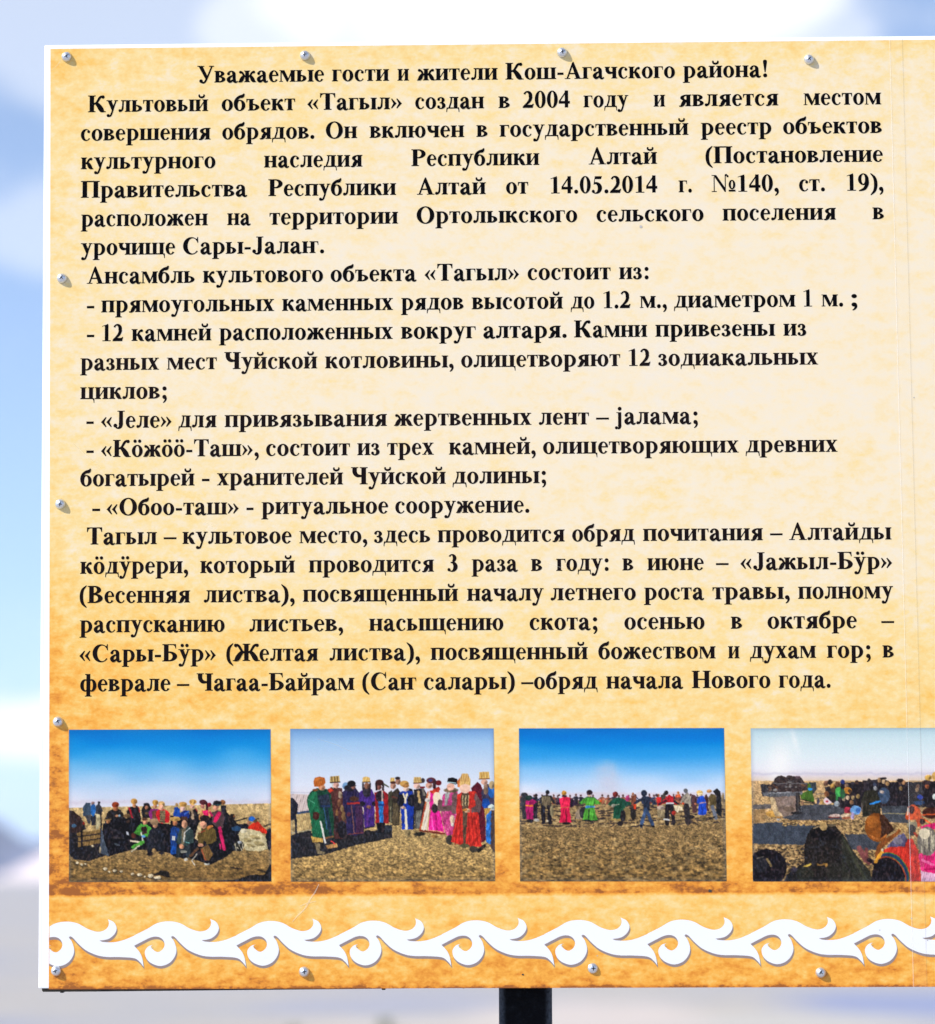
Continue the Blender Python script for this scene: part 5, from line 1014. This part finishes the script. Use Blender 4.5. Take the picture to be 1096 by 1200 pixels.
# screws: domed cross-head with a rim
screw_m, n, b = material('zinc', (0.70, 0.73, 0.78), .34, .85)
bn = n.n('ShaderNodeBump'); bn.inputs['Strength'].default_value = .25; bn.inputs['Distance'].default_value = .0005
n.link(n.noise(n.n('ShaderNodeTexCoord').outputs['Object'], 900, 3), bn.inputs['Height']); n.link(bn.outputs[0], b.inputs['Normal'])
slot_m, _, _ = material('screw_recess', (0.02, 0.02, 0.025), .7)
def screw_mesh():
    prof = [(6.0, 0), (6.15, .5), (6.0, 1.2), (5.65, 2.1), (5.05, 3.1), (4.2, 4.05), (3.2, 4.9), (2.1, 5.55), (1.0, 5.9), (.5, 5.97), (0, 6.0)]
    V, F = [], []; K = 28
    for r, h in prof[:-1]:
        for k in range(K):
            a = 2 * math.pi * k / K; V.append((r / 1000 * math.cos(a), -h / 1000, r / 1000 * math.sin(a)))
    for j in range(len(prof) - 2):
        for k in range(K): F.append((j * K + k, j * K + (k + 1) % K, (j + 1) * K + (k + 1) % K, (j + 1) * K + k))
    V.append((0, -prof[-1][1] / 1000, 0)); o = (len(prof) - 2) * K
    for k in range(K): F.append((o + k, o + (k + 1) % K, len(V) - 1))
    me = mesh_from('screw', V, F, True)
    return me
def cross_mesh():
    """recess drawn a hair proud of the dome it is cut into, following its curve"""
    def h(r): return np.interp(r, [0, 1.0, 2.1, 3.2, 4.2], [6.0, 5.9, 5.55, 4.9, 4.05])
    V, F = [], []
    for k in range(4):
        a = k * math.pi / 2; n0 = len(V)
        st = [(-.3, .62), (.4, .62), (1.2, .58), (2.0, .5), (2.7, .3)]
        for r, w_ in st:
            for s in (-1, 1):
                x, y = r * math.cos(a) - s * w_ * math.sin(a), r * math.sin(a) + s * w_ * math.cos(a)
                V.append((x / 1000, -(float(h(math.hypot(x, y))) + .16 + .004 * k) / 1000, y / 1000))
        for i in range(len(st) - 1): F.append((n0 + 2 * i, n0 + 2 * i + 1, n0 + 2 * i + 3, n0 + 2 * i + 2))
    return mesh_from('cross_recess', V, F)
sm, cm = screw_mesh(), cross_mesh()
sm.materials.append(screw_m); cm.materials.append(slot_m)
rs = random.Random(12)
SCREWS = [(78.7, 67.5), (358, 66), (659.2, 62.5), (948.5, 70.5), (73.2, 327), (71.3, 591.5), (68.7, 846.5), (66.5, 1138.5), (357, 1139.5), (695.3, 1135.5), (962.2, 1140.5)]
for i, (x, y) in enumerate(SCREWS):
    X_, Y_ = B(x, y)
    s = link_obj('screw', sm, sign); s.location = P(X_ - .45, Y_ - .75, .0006)
    s.rotation_euler = (math.radians(rs.uniform(-6, 6)), rs.uniform(0, 1.57), math.radians(rs.uniform(-6, 6)))
    if i == 9: s.scale = (1.0, .72, 1.0)
    link_obj('cross_recess', cm, s)

# timber frame behind the panel, its lower rail a touch out of true
fr_m, n, b = material('dark_timber', (0.035, 0.028, 0.02), .8)
n.link(n.ramp(n.noise(n.n('ShaderNodeTexCoord').outputs['Object'], 60, 4), [(.35, (0.018, 0.015, 0.013)), (.7, (0.07, 0.055, 0.035))]), b.inputs['Base Color'])
bm = bmesh.new()
def bar(pts, u0, u1):
    vs = [bm.verts.new(P(x, y, u)) for u in (u0, u1) for x, y in pts]; k = len(pts)
    bm.faces.new(vs[:k]); bm.faces.new(vs[k:][::-1])
    for i in range(k): bm.faces.new((vs[i], vs[i + k], vs[(i + 1) % k + k], vs[(i + 1) % k]))
bar([(XL + 6.5, 510), (XR - 4, 510), (XR - 4, YB - 1), (30, YB - .3), (-150, YB + 1.2), (-430, YB + 3.2), (XL + 8, YB + 3.4), (XL + 6.5, YB + 2)], -.032, -.0052)
bar([(XL + 8, YT + 4), (XR - 4, YT + 4), (XR - 4, YT + 44), (XL + 8, YT + 44)], -.032, -.0052)
bar([(XL + 8, YT + 44.5), (XL + 48, YT + 44.5), (XL + 48, 509.5), (XL + 8, 509.5)], -.032, -.0052)
bar([(XR - 44, YT + 44.5), (XR - 4, YT + 44.5), (XR - 4, 509.5), (XR - 44, 509.5)], -.032, -.0052)
bmesh.ops.recalc_face_normals(bm, faces=bm.faces[:])
me = bpy.data.meshes.new('backing_frame'); bm.to_mesh(me); bm.free()
link_obj('backing_frame', me, sign, fr_m)
bolt_m, _, _ = material('bolt_tip', (0.02, 0.02, 0.022), .5, .6)
def stub(x0, x1, y0, y1):
    link_obj('bolt_tip', box(x0, x1, y0, y1, -.022, -.014, .0006, 'bolt_tip'), sign, bolt_m)
X_, Y_ = B(70.5, 1158); stub(X_ - 2, X_ + 2, Y_ - 1, YB + 4.9)
X_, Y_ = B(448.8, 1158.5); stub(X_ - 2.1, X_ + 2.1, Y_ - 4, YB + 2.6)
X_, Y_ = B(543, 1158.5); stub(X_ - .9, X_ + .9, Y_ - 4, YB + 1.2)
X_, Y_ = B(51.5, 85); stub(XL - 1.8, XL + 6, Y_ - 1.6, Y_ + 1.6)

# post
bx0, bx1 = B(583.3, 1180)[0] + .6, B(647.2, 1180)[0] - .3
def tube(x0, x1, d0, d1, z0, z1, rad):
    V, F = [], []; pr = []
    for cx, cy, a0 in ((x1 - rad, d1 - rad, 0), (x0 + rad, d1 - rad, 90), (x0 + rad, d0 + rad, 180), (x1 - rad, d0 + rad, 270)):
        for k in range(7):
            a = math.radians(a0 + 15 * k); pr.append((cx + rad * math.cos(a), cy + rad * math.sin(a)))
    K = len(pr); NZ = 60
    for j in range(NZ + 1):
        z = z0 + (z1 - z0) * j / NZ
        V += [(x, y, z) for x, y in pr]
    for j in range(NZ):
        for k in range(K): F.append((j * K + k, j * K + (k + 1) % K, (j + 1) * K + (k + 1) % K, (j + 1) * K + k))
    F.append(list(range(K))[::-1]); F.append(list(range(NZ * K, NZ * K + K)))
    me = mesh_from('post', V, F, True)
    return me
post_m, n, b = material('black_paint', (0.012, 0.013, 0.017), .5, spec=.08)
tt = n.n('ShaderNodeTexCoord').outputs['Object']
bn = n.n('ShaderNodeBump'); bn.inputs['Strength'].default_value = .9; bn.inputs['Distance'].default_value = .0016
n.link(n.noise(tt, 190, 5, .65), bn.inputs['Height']); n.link(bn.outputs[0], b.inputs['Normal'])
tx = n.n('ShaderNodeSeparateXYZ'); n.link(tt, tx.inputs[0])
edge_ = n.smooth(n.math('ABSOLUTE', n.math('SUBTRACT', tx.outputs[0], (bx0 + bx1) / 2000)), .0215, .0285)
corner_sheen = n.math('MULTIPLY', edge_, n.smooth(n.noise(tt, 260, 4, .6), .3, .6, .35, 1.0))  # sky sheen on the rounded corners, painted into the colour and broken by noise
n.link(n.mix(corner_sheen, n.ramp(n.noise(tt, 130, 4, .6), [(.5, (0.0015, 0.0015, 0.003)), (.70, (0.005, 0.006, 0.009)), (.9, (0.03, 0.03, 0.035))]), (0.055, 0.064, 0.082)), b.inputs['Base Color'])
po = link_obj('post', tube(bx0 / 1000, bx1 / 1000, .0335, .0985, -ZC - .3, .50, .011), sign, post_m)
conc_m, n, b = material('concrete', (0.36, 0.35, 0.33), .9)
n.link(n.ramp(n.noise(n.n('ShaderNodeTexCoord').outputs['Object'], 30, 5), [(.3, (0.25, 0.24, 0.22)), (.7, (0.42, 0.41, 0.39))]), b.inputs['Base Color'])
cxm = (bx0 + bx1) / 2
V, F = [], []
for j, (r, z) in enumerate(((.20, -.12), (.19, .03), (.17, .05), (.0, .055))):
    for k in range(24):
        q = 1 + .05 * math.sin(k * 2.1) + .04 * math.sin(k * 3.7)
        V.append((cxm / 1000 + r * q * math.cos(k * math.pi / 12), .066 + r * q * math.sin(k * math.pi / 12), -ZC + z))
for j in range(3):
    for k in range(24): F.append((j * 24 + k, j * 24 + (k + 1) % 24, (j + 1) * 24 + (k + 1) % 24, (j + 1) * 24 + k))
link_obj('footing', mesh_from('footing', V, F), sign, conc_m)

# ------------------------------------------------------------------ air
hb = bmesh.new(); bmesh.ops.create_cube(hb, size=1)
for vv in hb.verts: vv.co = Vector((vv.co.x * 40000, vv.co.y * 40000, 330 * (vv.co.z + .5) - 8))
me = bpy.data.meshes.new('haze'); hb.to_mesh(me); hb.free()
hm = bpy.data.materials.new('haze'); hm.use_nodes = True
ht = hm.node_tree; ht.nodes.clear()
vo = ht.nodes.new('ShaderNodeVolumePrincipled'); vo.inputs['Color'].default_value = (0.80, 0.87, 1.0, 1); vo.inputs['Density'].default_value = 3.2e-5; vo.inputs['Anisotropy'].default_value = .1
oo = ht.nodes.new('ShaderNodeOutputMaterial'); ht.links.new(vo.outputs[0], oo.inputs['Volume'])
HAZE = True
if HAZE: tag(link_obj('haze', me, None, hm), None, None, None, 'stuff')
S.cycles.use_denoising = True
S.cycles.volume_bounces = 1
